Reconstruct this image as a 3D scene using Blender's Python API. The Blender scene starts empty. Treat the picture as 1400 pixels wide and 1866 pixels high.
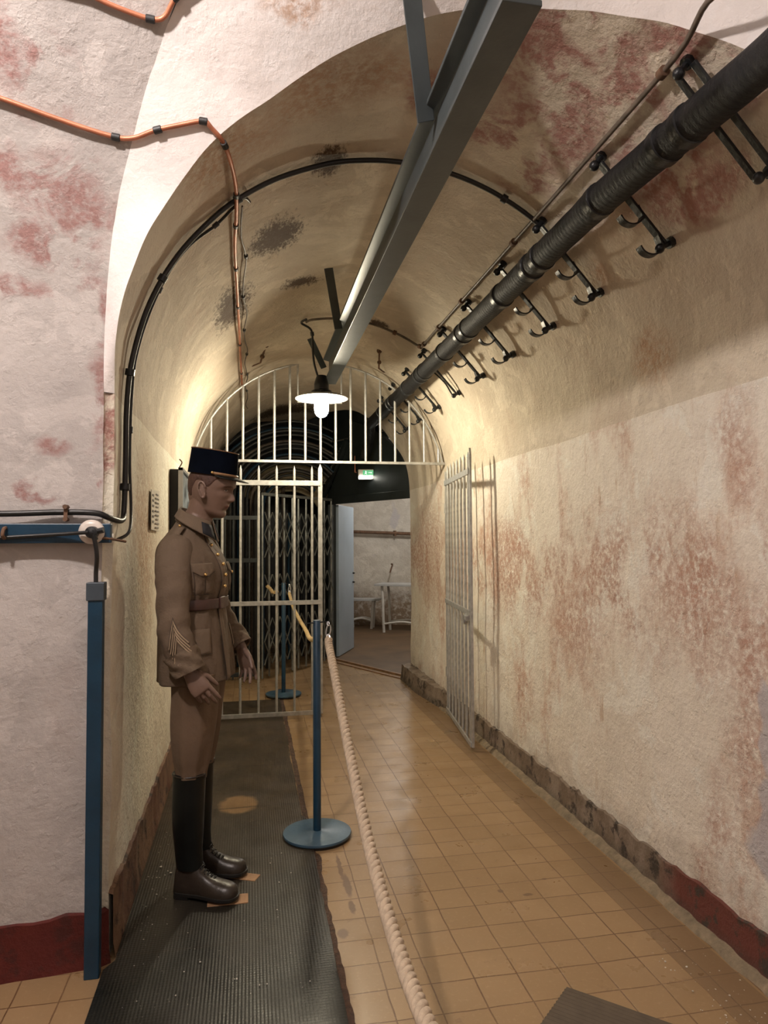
import bpy, math, random
from mathutils import Vector, Matrix, noise
random.seed(7)
V = Vector
PI = math.pi
sc = bpy.context.scene
COL = sc.collection

# ------------------------------------------------------------------ camera
def cam_axes(yaw=10.9, pitch=2.35, roll=0.35):
    y, p, r = map(math.radians, (yaw, pitch, roll))
    fw = V((math.sin(y)*math.cos(p), math.cos(y)*math.cos(p), math.sin(p)))
    rt = V((math.cos(y), -math.sin(y), 0)); up = rt.cross(fw)
    return fw, rt*math.cos(r)-up*math.sin(r), up*math.cos(r)+rt*math.sin(r)
fw, rt, up = cam_axes()
cd = bpy.data.cameras.new('camera')
cam = bpy.data.objects.new('camera', cd); COL.objects.link(cam)
cam.matrix_world = Matrix(((rt.x, up.x, -fw.x, 0), (rt.y, up.y, -fw.y, 0), (rt.z, up.z, -fw.z, 1.45), (0, 0, 0, 1)))
cd.sensor_fit = 'VERTICAL'; cd.sensor_height = 36.0; cd.lens = 1270.0/1866.0*36.0
cd.clip_start = 0.02; cd.clip_end = 100
sc.camera = cam

# ------------------------------------------------------------------ light
WARM = (1.0, 0.88, 0.65)
LAMP_E = 330.0           # emission of the lamp's glass globe
w = bpy.data.worlds.new('world'); sc.world = w; w.use_nodes = True
w.node_tree.nodes['Background'].inputs[0].default_value = (0.9, 0.8, 0.75, 1)
w.node_tree.nodes['Background'].inputs[1].default_value = 0.02
def lamp(name, loc, power, color, radius):
    ld = bpy.data.lights.new(name, 'POINT'); ld.energy = power; ld.color = color; ld.shadow_soft_size = radius
    o = bpy.data.objects.new(name, ld); COL.objects.link(o); o.location = loc
    return o
lamp('gallery_lamp', (-0.95, 1.0, 3.38), 120, (1.0, 0.89, 0.84), 0.05)
lamp('rear_fill', (0.5, -1.9, 3.1), 12, (1.0, 0.89, 0.84), 0.15)  # added weak fill behind the camera, brightens the tunnel front
lamp('guardroom_lamp', (2.3, 9.6, 2.45), 48, (1.0, 0.93, 0.84), 0.1)
vs = sc.view_settings
vs.view_transform = 'Standard'; vs.look = 'None'; vs.gamma = 1.0; vs.exposure = 0.55; vs.use_curve_mapping = False
try:
    sc.cycles.use_denoising = True; sc.cycles.max_bounces = 8; sc.cycles.diffuse_bounces = 5
    sc.cycles.sample_clamp_indirect = 6
except Exception: pass

# ------------------------------------------------------------------ materials
class NT:
    def __init__(s, name, rough=0.6, metal=0.0, spec=None):
        s.m = bpy.data.materials.new(name); s.m.use_nodes = True
        s.t = s.m.node_tree; s.b = s.t.nodes['Principled BSDF']
        s.b.inputs['Roughness'].default_value = rough; s.b.inputs['Metallic'].default_value = metal
        if spec is not None: s.b.inputs['Specular IOR Level'].default_value = spec
        s._P = None
    def n(s, t): return s.t.nodes.new(t)
    def put(s, sock, v):
        if isinstance(v, bpy.types.NodeSocket): s.t.links.new(v, sock)
        elif isinstance(v, (tuple, list, Vector)):
            v = tuple(v)
            sock.default_value = v if len(v) == len(sock.default_value) else (v+(1,))[:len(sock.default_value)]
        else: sock.default_value = v
    @property
    def P(s):
        if s._P is None: s._P = s.n('ShaderNodeTexCoord').outputs['Object']
        return s._P
    def vm(s, op, a, b=None):
        k = s.n('ShaderNodeVectorMath'); k.operation = op; s.put(k.inputs[0], a)
        if b is not None: s.put(k.inputs[1], b)
        return k.outputs['Value'] if op == 'LENGTH' else k.outputs[0]
    def ma(s, op, a, b=None, c=None, clamp=False):
        k = s.n('ShaderNodeMath'); k.operation = op; k.use_clamp = clamp; s.put(k.inputs[0], a)
        if b is not None: s.put(k.inputs[1], b)
        if c is not None: s.put(k.inputs[2], c)
        return k.outputs[0]
    def mr(s, v, a, b, c=0.0, d=1.0):
        k = s.n('ShaderNodeMapRange'); s.put(k.inputs[0], v)
        for i, x in enumerate((a, b, c, d)): s.put(k.inputs[i+1], x)
        return k.outputs[0]
    def noise(s, scale, detail=4, rough=0.55, vec=None, dist=0.0, stretch=None):
        k = s.n('ShaderNodeTexNoise'); vec = vec or s.P
        if stretch: vec = s.vm('MULTIPLY', vec, stretch)
        s.put(k.inputs['Vector'], vec); s.put(k.inputs['Scale'], scale); s.put(k.inputs['Detail'], detail)
        s.put(k.inputs['Roughness'], rough); s.put(k.inputs['Distortion'], dist)
        return k.outputs['Fac']
    def noisec(s, scale, detail=3):
        k = s.n('ShaderNodeTexNoise'); s.put(k.inputs['Vector'], s.P); s.put(k.inputs['Scale'], scale); s.put(k.inputs['Detail'], detail)
        return k.outputs['Color']
    def mix(s, f, a, b):
        k = s.n('ShaderNodeMix'); k.data_type = 'RGBA'
        s.put(k.inputs[0], f); s.put(k.inputs[6], a); s.put(k.inputs[7], b)
        return k.outputs[2]
    def warp(s, scale, amt):
        return s.vm('ADD', s.P, s.vm('MULTIPLY', s.vm('SUBTRACT', s.noisec(scale, 5), (.5, .5, .5)), (amt, amt, amt)))
    def blobs(s, lst, vec, soft=0.35):
        out = None
        for c, r in lst:
            r = r if isinstance(r, (tuple, list)) else (r, r, r)
            d = s.vm('LENGTH', s.vm('DIVIDE', s.vm('SUBTRACT', vec, c), r))
            m = s.mr(d, 1+soft, 1-soft)
            out = m if out is None else s.ma('MAXIMUM', out, m)
        return out
    def sep(s, ax, vec=None):
        k = s.n('ShaderNodeSeparateXYZ'); s.put(k.inputs[0], vec or s.P); return k.outputs[ax]
    def bump(s, h, strength=0.5, dist=0.01):
        k = s.n('ShaderNodeBump'); k.inputs['Strength'].default_value = strength; k.inputs['Distance'].default_value = dist
        s.put(k.inputs['Height'], h); s.t.links.new(k.outputs[0], s.b.inputs['Normal'])
    def color(s, c): s.put(s.b.inputs['Base Color'], c); return s
    def emit(s, c, e):
        s.put(s.b.inputs['Emission Color'], c); s.put(s.b.inputs['Emission Strength'], e); return s

def simple(name, col, rough=0.6, metal=0.0, var=0.18, scale=18, bump=0.15, bscale=90, bdist=0.003, spec=None):
    n = NT(name, rough, metal, spec)
    dark = tuple(c*(1-var) for c in col); lite = tuple(min(1, c*(1+var)) for c in col)
    n.color(n.mix(n.mr(n.noise(scale, 5), .3, .7), dark, lite))
    if bump: n.bump(n.noise(bscale, 3), bump, bdist)
    return n.m

def plaster(name, base, dark, pink=(), pinkc=(.36, .15, .13), brown=(), brownc=(.45, .26, .15), mold=(), zstain=None,
            speck=0.0, low=None, gen=0.5, genc=(.50, .36, .27), grey=(), bumpk=.8, pale=.45, drips=0):
    n = NT(name, 0.75, 0, 0.3)
    wp = n.warp(4.0, 0.30); wf = n.warp(9.0, 0.10)
    c = n.mix(n.mr(n.noise(1.6, 5, .6), .35, .68), base, dark)
    c = n.mix(n.ma('MULTIPLY', n.mr(n.noise(7, 6, .65, dist=.4), .45, .75), .45), c, tuple(x*.82 for x in dark))
    # paler limewash patches with clear edges
    pa = n.mr(n.noise(3.4, 7, .62, dist=.6), .535, .56)
    c = n.mix(n.ma('MULTIPLY', pa, pale), c, tuple(min(.85, x*1.16) for x in base))
    # generic rusty blotches, drawn out down the wall
    g = n.mr(n.noise(2.6, 6, .62, stretch=(1, 1, .45)), .54, .66)
    g = n.ma('MULTIPLY', g, n.mr(n.noise(22, 5, .7), .35, .6))
    c = n.mix(n.ma('MULTIPLY', g, gen), c, genc)
    fine = n.mr(n.noise(38, 5, .7), .36, .58)
    if drips:
        dm = n.ma('MULTIPLY', n.mr(n.noise(13, 4, .6, stretch=(1, 1, .22)), .62, .70), n.mr(n.noise(1.9, 3), .42, .6))
        c = n.mix(n.ma('MULTIPLY', dm, drips), c, (.42, .25, .13))
    if zstain:
        z0, z1, amt = zstain
        zz = n.sep(2, wp)
        mid = (z0+z1)/2; hw = (z1-z0)/2
        zm = n.mr(n.ma('ABSOLUTE', n.ma('SUBTRACT', zz, mid)), hw*1.3, hw*.5)
        zm = n.ma('MULTIPLY', n.ma('MULTIPLY', zm, n.mr(n.noise(3.2, 6, .65, stretch=(1, 1, .6)), .46, .54)), fine)
        c = n.mix(n.ma('MULTIPLY', zm, amt), c, brownc)
    if brown: c = n.mix(n.ma('MULTIPLY', n.ma('MULTIPLY', n.blobs(brown, wp, .5), fine), .75), c, brownc)
    if pink:
        pm = n.ma('MULTIPLY', n.ma('MULTIPLY', n.blobs(pink, wp, .35), n.mr(n.noise(5.5, 6, .6, dist=.5), .44, .52)), n.mr(n.noise(30, 5, .7), .25, .55))
        c = n.mix(n.ma('MULTIPLY', pm, .9), c, pinkc)
    if grey: c = n.mix(n.ma('MULTIPLY', n.blobs(grey, wp, .08), .85), c, (.47, .45, .47))
    if mold:
        mm = n.ma('MULTIPLY', n.mr(n.ma('ADD', n.blobs(mold, wf, .7), n.ma('MULTIPLY', n.mr(n.noise(34, 8, .8, stretch=(1.6, .6, 1)), .3, .7), .9)), .85, 1.2), n.mr(n.noise(90, 4, .7), .15, .4))
        c = n.mix(n.ma('MULTIPLY', mm, .95), c, (.075, .042, .024))
    if speck:
        sp = n.mr(n.noise(55, 4, .7, stretch=(1, 1, .35)), .66, .72)
        sp = n.ma('MULTIPLY', sp, n.mr(n.noise(1.7, 2), .42, .62))
        c = n.mix(n.ma('MULTIPLY', sp, speck), c, (.10, .07, .04))
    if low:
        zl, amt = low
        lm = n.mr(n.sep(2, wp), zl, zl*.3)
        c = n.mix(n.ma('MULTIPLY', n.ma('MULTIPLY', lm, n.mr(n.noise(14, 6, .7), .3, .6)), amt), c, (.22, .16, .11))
    n.color(c)
    h = n.ma('ADD', n.ma('MULTIPLY', n.noise(9, 4), 1.0), n.ma('MULTIPLY', n.noise(42, 6, .7), .55))
    h = n.ma('ADD', h, n.ma('MULTIPLY', n.mr(n.noise(16, 5, .6), .55, .62), .12))
    n.bump(h, bumpk, 0.022)
    return n.m

M = {}
M['vault'] = plaster('vault_plaster', (.66, .59, .48), (.55, .47, .37),
    pink=[((.98, 1.95, 2.97), (.22, .3, .3)), ((1.05, 2.3, 2.95), (.2, .34, .25)), ((1.15, 1.95, 2.9), (.16, .16, .2)), ((1.2, 1.72, 2.87), (.08, .1, .1)),
          ((1.38, 2.1, 2.7), (.2, .25, .16)), ((1.33, 1.62, 2.77), (.1, .08, .1)), ((1.1, 2.6, 2.92), (.15, .12, .1)), ((1.46, 2.0, 2.6), (.1, .22, .1)), ((.95, 2.5, 2.98), (.2, .1, .1)), ((.62, 2.35, 3.05), (.12, .12, .1))],
    pinkc=(.34, .155, .13),
    brown=[((-.1, 2.45, 2.8), (.2, .2, .2)), ((.3, 2.3, 3.0), (.3, .15, .2)), ((.2, 2.15, 2.95), (.25, .1, .1)), ((1.478, 2.7, 2.58), .07), ((1.64, 2.6, 2.2), .12)],
    mold=[((.115, 3.395, 2.94), (.15, .19, .15)), ((-.1, 4.06, 2.8), (.14, .34, .14)), ((.32, 2.80, 3.015), (.07, .11, .08)), ((.288, 4.16, 3.0), (.12, .09, .08)), ((.9, 4.85, 3.0), .07), ((.4, 8.4, 3.0), (.5, .35, .15)), ((1.22, 4.4, 2.83), .05)],
    speck=.5, gen=.35)
M['wall_r'] = plaster('right_wall_plaster', (.82, .765, .68), (.74, .675, .58), zstain=(.95, 1.58, .85), brownc=(.45, .26, .19),
    brown=[((1.66, 2.28, .42), (.2, .09, .15)), ((1.66, 2.36, .2), (.2, .05, .1)), ((1.66, 2.1, .9), (.2, .12, .4)), ((1.66, 3.4, 1.0), (.2, .3, .2)), ((1.66, 6.4, 1.35), (.2, .5, .5)), ((1.66, 2.4, 1.2), (.2, .35, .2)), ((1.66, 2.15, 1.75), (.2, .1, .15)), ((1.66, 4.3, 1.46), (.2, .2, .12))],
    speck=.35, low=(.32, .5), gen=.95, genc=(.52, .335, .25), drips=.75, grey=[((1.66, 1.98, .80), (.2, .10, .14)), ((1.66, 2.01, .50), (.2, .13, .17))])
M['wall_l'] = plaster('left_wall_plaster', (.80, .75, .63), (.72, .66, .53), speck=1.3, low=(.35, .5), gen=.25,
    pink=[((-.5, 2.60, 1.80), (.08, .05, .20)), ((-.5, 2.62, 2.02), (.06, .05, .10))], pinkc=(.32, .13, .11), brown=[((-.48, 3.4, 1.4), (.2, .3, .4))])
M['gallery'] = plaster('gallery_plaster_dim', (.50, .465, .44), (.41, .38, .36),  # base darkened so this wall looks less lit than the splay
    pink=[((-.633, 2.275, 2.9), (.10, .15, .09)), ((-.60, 2.46, 2.57), (.09, .2, .09)), ((-.53, 2.49, 2.48), (.06, .2, .08)), ((-.67, 2.6, 1.774), (.06, .2, .035)), ((-.52, 2.59, 1.95), (.035, .1, .18)),
          ((-.74, 2.6, 1.61), (.07, .2, .012)), ((-.50, 2.6, 1.60), (.02, .2, .03)), ((-.73, 2.42, 2.66), (.06, .2, .07)), ((-.76, 2.2, 2.99), (.06, .2, .12)), ((-.57, 2.53, 2.36), (.07, .2, .04)), ((-.70, 2.5, 2.45), (.13, .2, .05)), ((-.50, 2.57, 2.2), (.03, .2, .12)), ((-.78, 2.56, 2.3), (.1, .1, .05)), ((-.6, 2.5, 2.62), (.14, .2, .12))],
    pinkc=(.29, .155, .14), speck=.2, gen=.25, genc=(.36, .26, .21), bumpk=.42)
M['splay'] = plaster('splay_plaster_lit', (.84, .79, .76), (.80, .75, .72), speck=.1, bumpk=.28, pale=.2, gen=.08, genc=(.5, .38, .3),  # base kept paler: brightness of facing the gallery lamp put into the colour
    brown=[((.15, 2.1, 3.1), (.1, .1, .03))])

def mk_floor(name='terracotta_tiles', K=1.0, bw=.147):
    n = NT(name, 0.42, 0, 0.5)
    k = n.n('ShaderNodeTexBrick'); k.offset = 0.0; k.squash = 1.0
    wv = n.vm('ADD', n.P, n.vm('MULTIPLY', n.vm('SUBTRACT', n.noisec(5, 2), (.5, .5, .5)), (.012, .012, 0)))
    n.put(k.inputs['Vector'], n.vm('ADD', wv, (0.003, 14.7-0.065, 0)))
    n.put(k.inputs['Color1'], (.275, .178, .088)); n.put(k.inputs['Color2'], (.325, .215, .112)); n.put(k.inputs['Mortar'], (.13, .065, .03))
    for a, b in (('Scale', 1.0), ('Mortar Size', .0028), ('Mortar Smooth', .25), ('Bias', 0.0), ('Brick Width', bw), ('Row Height', .147)): n.put(k.inputs[a], b)
    c = k.outputs['Color']
    c = n.mix(n.ma('MULTIPLY', n.mr(n.noise(2.2, 5), .4, .7), .55), c, (.235, .148, .070))
    c = n.mix(n.ma('MULTIPLY', n.mr(n.noise(60, 4, .7), .55, .75), .3), c, (.50, .36, .22))
    far = n.ma('MULTIPLY', n.mr(n.noise(9, 6, .7), .62, .72), .6); c = n.mix(far, c, (.16, .09, .05))
    c = n.mix(n.blobs([((.40, 2.80, 0), (.014, .05, 1)), ((.405, 2.98, 0), (.016, .10, 1)), ((.395, 3.15, 0), (.010, .12, 1)), ((.34, 2.62, 0), (.022, .03, 1)), ((1.12, 2.75, 0), (.02, .012, 1)), ((1.24, 2.86, 0), (.012, .008, 1)), ((1.02, 2.80, 0), (.012, .012, 1))], n.warp(30, .02), .2), c, (.15, .085, .045))
    if K != 1: c = n.mix(1-K, c, (.12, .075, .045))
    n.color(c); n.put(n.b.inputs['Roughness'], n.mr(n.noise(5, 4), .3, .7, .24, .46))
    n.bump(n.ma('SUBTRACT', n.ma('MULTIPLY', n.noise(40, 3), .15), k.outputs['Fac']), .35, .004)
    return n.m
M['floor'] = mk_floor()
M['strip'] = mk_floor('border_tiles', .55, .30)
M['curb'] = simple('worn_curb', (.24, .135, .07), .5, 0, .35, 12, .4, 60, .006)
def mk_base(name, c0, c1, c2):
    n = NT(name, .65, 0, .35)
    c = n.mix(n.mr(n.noise(3, 6, .65), .42, .58), c0, c1)
    c = n.mix(n.mr(n.noise(11, 6, .7), .52, .62), c, c2)
    n.color(c); n.bump(n.noise(30, 6, .7), .6, .012); return n.m
def mk_base_r():
    n = NT('skirting_right', .65, 0, .35)
    y = n.sep(1, n.warp(5, .5)); a = n.mix(n.mr(n.noise(6, 6, .65), .42, .58), (.17, .125, .09), (.26, .21, .165))
    c = n.mix(n.mr(y, 2.7, 2.45), a, (.135, .040, .030))
    c = n.mix(n.mr(n.noise(11, 6, .7), .52, .60), c, (.05, .038, .030))
    c = n.mix(n.ma('MULTIPLY', n.mr(n.sep(2), .07, .02), .5), c, (.05, .04, .03))
    n.color(c); n.bump(n.noise(30, 6, .7), .7, .014); return n.m
M['base_r'] = mk_base_r()
M['base_l'] = mk_base('skirting_left', (.12, .055, .035), (.20, .12, .075), (.04, .025, .018))
M['base_red'] = mk_base('skirting_red', (.085, .011, .008), (.10, .014, .009), (.06, .012, .009))
M['black_wall'] = simple('black_painted_steel', (.020, .026, .027), .42, 0, .3, 6, .1, 40)
M['black_cave'] = simple('black_painted_wall', (.012, .014, .02), .5, 0, .5, 5, .5, 20, .01)
M['beam'] = simple('grey_painted_steel', (.060, .072, .075), .38, .1, .14, 9, .15, 60)
M['blackmetal'] = simple('black_painted_iron', (.016, .018, .020), .35, .2, .4, 30, .5, 70, .004)
M['cable'] = simple('black_rubber_cable', (.012, .012, .012), .42, 0, .3)
M['cable2'] = simple('brown_lead_cable', (.11, .085, .065), .5, 0, .4)
M['copper'] = simple('copper_pipe_orange', (.44, .16, .085), .42, .25, .25, 10)
M['clip'] = simple('black_clip', (.02, .02, .02), .5)
M['galv'] = simple('galvanised_steel', (.42, .42, .41), .42, .45, .22, 25, .1)
M['blue'] = simple('blue_enamel', (.007, .036, .070), .38, 0, .2, 12)
M['bluedisc'] = simple('blue_grey_enamel', (.045, .095, .145), .4, 0, .15, 12)
M['cap'] = simple('grey_plastic_cap', (.045, .06, .075), .5)
M['porcelain'] = simple('porcelain', (.66, .60, .54), .3, 0, .08)
M['brass'] = simple('brass', (.75, .50, .20), .28, .9, .1)
M['rust'] = simple('rusty_iron', (.13, .07, .04), .7, .1, .4)
M['rope'] = simple('hemp_rope', (.46, .37, .27), .85, 0, .2, 60, .4, 250, .002)
M['ropegold'] = simple('golden_rope', (.52, .38, .19), .8, 0, .2, 60, .4, 250, .002)
M['khaki'] = simple('khaki_cloth', (.112, .077, .049), .85, 0, .10, 6, .35, 45, .01)
M['khaki_l'] = simple('khaki_cloth_cuff', (.128, .090, .058), .85, 0, .10, 6, .35, 45, .01)
M['breeches'] = simple('tan_breeches', (.132, .086, .053), .8, 0, .15, 5, .35, 30, .01)
M['seam'] = simple('dark_thread_and_gap', (.035, .022, .014), .8)
M['stripe'] = simple('stripe_braid', (.30, .22, .14), .7)
M['darkcloth'] = simple('black_felt', (.0018, .0030, .0065), .95, 0, .3, 20, .2, spec=.05)
M['tab'] = simple('dark_collar_cloth', (.007, .007, .010), .8)
M['piping'] = simple('brown_piping', (.14, .075, .035), .6)
M['strap'] = simple('gold_brown_strap', (.22, .12, .055), .5)
M['leather'] = simple('brown_leather_belt', (.050, .022, .017), .4, 0, .2)
M['boot'] = simple('black_leather_shaft', (.005, .006, .0055), .4, 0, .3, 8, .2, 25, .006, spec=.3)
M['boot2'] = simple('brown_leather_boot', (.026, .019, .014), .36, 0, .35, 8, .3, 25, .008, spec=.4)
M['sole'] = simple('black_sole', (.008, .007, .006), .5)
M['wood'] = simple('bare_wood', (.30, .17, .085), .7)
M['hair'] = simple('brown_hair', (.062, .028, .018), .65, 0, .3, 60, .6, 220, .004)
M['paper'] = simple('aged_paper', (.58, .54, .47), .8, 0, .08)
M['ink'] = simple('grey_ink', (.16, .15, .14), .8)
M['darkframe'] = simple('dark_frame', (.012, .010, .009), .6)
M['alu'] = simple('aluminium', (.5, .5, .5), .3, .8, .1)
M['doorgrey'] = simple('grey_enamel_door', (.33, .41, .50), .32, .1, .08, 3)
M['jamb'] = simple('grey_jamb', (.14, .16, .18), .4)
M['table'] = simple('white_painted_metal', (.52, .51, .49), .45, 0, .1)
M['tabletop'] = simple('grey_table_top', (.36, .37, .38), .35, 0, .1)
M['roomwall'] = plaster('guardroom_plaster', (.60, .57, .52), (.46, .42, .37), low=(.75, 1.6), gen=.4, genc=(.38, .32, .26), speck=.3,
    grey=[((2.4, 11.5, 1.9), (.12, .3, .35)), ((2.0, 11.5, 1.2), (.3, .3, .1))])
M['roomfloor'] = simple('brown_concrete', (.10, .058, .027), .6, 0, .3, 3, .3)
M['lattice'] = simple('grey_lattice_steel', (.20, .21, .20), .45, .4, .3)
M['cream'] = simple('cream_plaster', (.42, .36, .24), .7)
M['whiteplastic'] = simple('white_plastic', (.62, .60, .54), .4, 0, .05)
M['enamel'] = simple('white_enamel_shade', (.24, .24, .215), .35, 0, .05)
M['board'] = simple('grey_brown_board', (.085, .065, .045), .7, 0, .2)
M['debris'] = simple('white_paint_flake', (.60, .56, .50), .8)
n = NT('poster_picture', .3); n.color(n.mix(n.mr(n.noise(14, 3), .45, .55), (.03, .04, .05), (.22, .26, .30))); M['poster'] = n.m
n = NT('lamp_globe_glass', .2); n.color((.9, .9, .85)).emit(WARM, LAMP_E); M['globe'] = n.m
n = NT('sign_light', .3); n.color((.9, .9, .85)).emit((1.0, .97, .85), 14.0); M['signlight'] = n.m
n = NT('sign_green', .3); n.color((.01, .2, .08)).emit((.01, .30, .12), .8); M['green'] = n.m
n = NT('sign_white', .3); n.color((.8, .9, .8)).emit((.8, 1.0, .85), 1.0); M['signwhite'] = n.m

def mk_mat():
    n = NT('ribbed_rubber_mat', .38, 0, .38)
    dusty = n.mr(n.sep(1, n.warp(3, .5)), 2.5, 4.0)
    c = n.mix(n.mr(n.noise(3.0, 5, .6), .35, .65), (.008, .009, .008), (.018, .017, .014))
    c = n.mix(dusty, c, n.mix(n.mr(n.noise(4, 5, .65), .35, .65), (.036, .027, .017), (.066, .047, .028)))
    c = n.mix(n.blobs([((-.06, 3.97, 0), (.10, .13, 1))], n.warp(14, .06), .12), c, (.24, .15, .075))
    c = n.mix(n.ma('MULTIPLY', n.mr(n.noise(130, 2, .5), .73, .76), .8), c, (.42, .38, .32))
    seam = None
    for y in (2.62, 3.30, 3.92, 4.62, 5.45, 5.62, 6.15):
        m = n.mr(n.ma('ABSOLUTE', n.ma('SUBTRACT', n.sep(1, n.warp(2, .03)), y)), .010, .004)
        seam = m if seam is None else n.ma('MAXIMUM', seam, m)
    c = n.mix(n.ma('MULTIPLY', seam, .6), c, (.02, .015, .01))
    n.color(c)
    sx = n.ma('SINE', n.ma('MULTIPLY', n.sep(0), 2*PI/.0115)); sy = n.ma('SINE', n.ma('MULTIPLY', n.sep(1), 2*PI/.013))
    n.put(n.b.inputs['Roughness'], n.mr(n.noise(6, 5), .3, .7, .30, .50))
    n.bump(n.ma('ADD', n.ma('MULTIPLY', sx, .6), n.ma('ADD', n.ma('MULTIPLY', sy, .35), n.ma('MULTIPLY', n.noise(12, 4), 2.0))), .30, .0012)
    return n.m
M['mat'] = mk_mat()

def mk_skin():
    n = NT('mannequin_skin', .42, 0, .4)
    c = n.mix(n.mr(n.noise(9, 3), .3, .7), (.145, .090, .066), (.168, .105, .078))
    H = HX; TA = math.radians(5)
    # face paint and eye-socket shade are laid out on the upright head, then tilted
    def T(l): return [((HX+(c_[0]-HX)*math.cos(TA)+(1.552+(c_[2]-1.552)*.94-1.60)*math.sin(TA), c_[1], 1.60+(1.552+(c_[2]-1.552)*.94-1.60)*math.cos(TA)-(c_[0]-HX)*math.sin(TA)-.010), r_) for c_, r_ in l]
    wf = n.P
    c = n.mix(n.ma('MULTIPLY', n.blobs(T([((H+.072, 0, 1.6045), (.016, .024, .0085))]), wf, .3), .75), c, (.20, .065, .05))
    c = n.mix(n.ma('MULTIPLY', n.blobs(T([((H+.068, 0, 1.6025), (.02, .025, .0016))]), wf, .4), .8), c, (.06, .02, .015))
    eyes = []; br = []; pu = []; lid = []
    for sg in (-1, 1):
        eyes.append(((H+.075, sg*.032, 1.6785), (.02, .0125, .0042)))
        pu.append(((H+.078, sg*.031, 1.679), (.02, .0048, .0044)))
        br.append(((H+.082, sg*.033, 1.6965), (.03, .018, .0035)))
        lid.append(((H+.075, sg*.033, 1.6825), (.02, .0155, .0024)))
        br.append(((H+.070, sg*.046, 1.694), (.02, .008, .003)))
    c = n.mix(n.ma('MULTIPLY', n.blobs(T([(e[0], (.03, .018, .010)) for e in eyes]), wf, .5), .65), c, (.10, .05, .04))  # recess shade around the eyes, put into the skin colour
    c = n.mix(n.blobs(T(eyes), wf, .15), c, (.30, .25, .22))
    c = n.mix(n.blobs(T(pu), wf, .15), c, (.02, .025, .03))
    c = n.mix(n.ma('MULTIPLY', n.blobs(T(lid), wf, .3), .85), c, (.035, .018, .014))
    c = n.mix(n.ma('MULTIPLY', n.blobs(T(br), wf, .4), .95), c, (.06, .028, .018))
    n.color(c); return n.m
HX = 0.104     # head centre forward of the trunk axis
M['skin'] = mk_skin()

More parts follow.
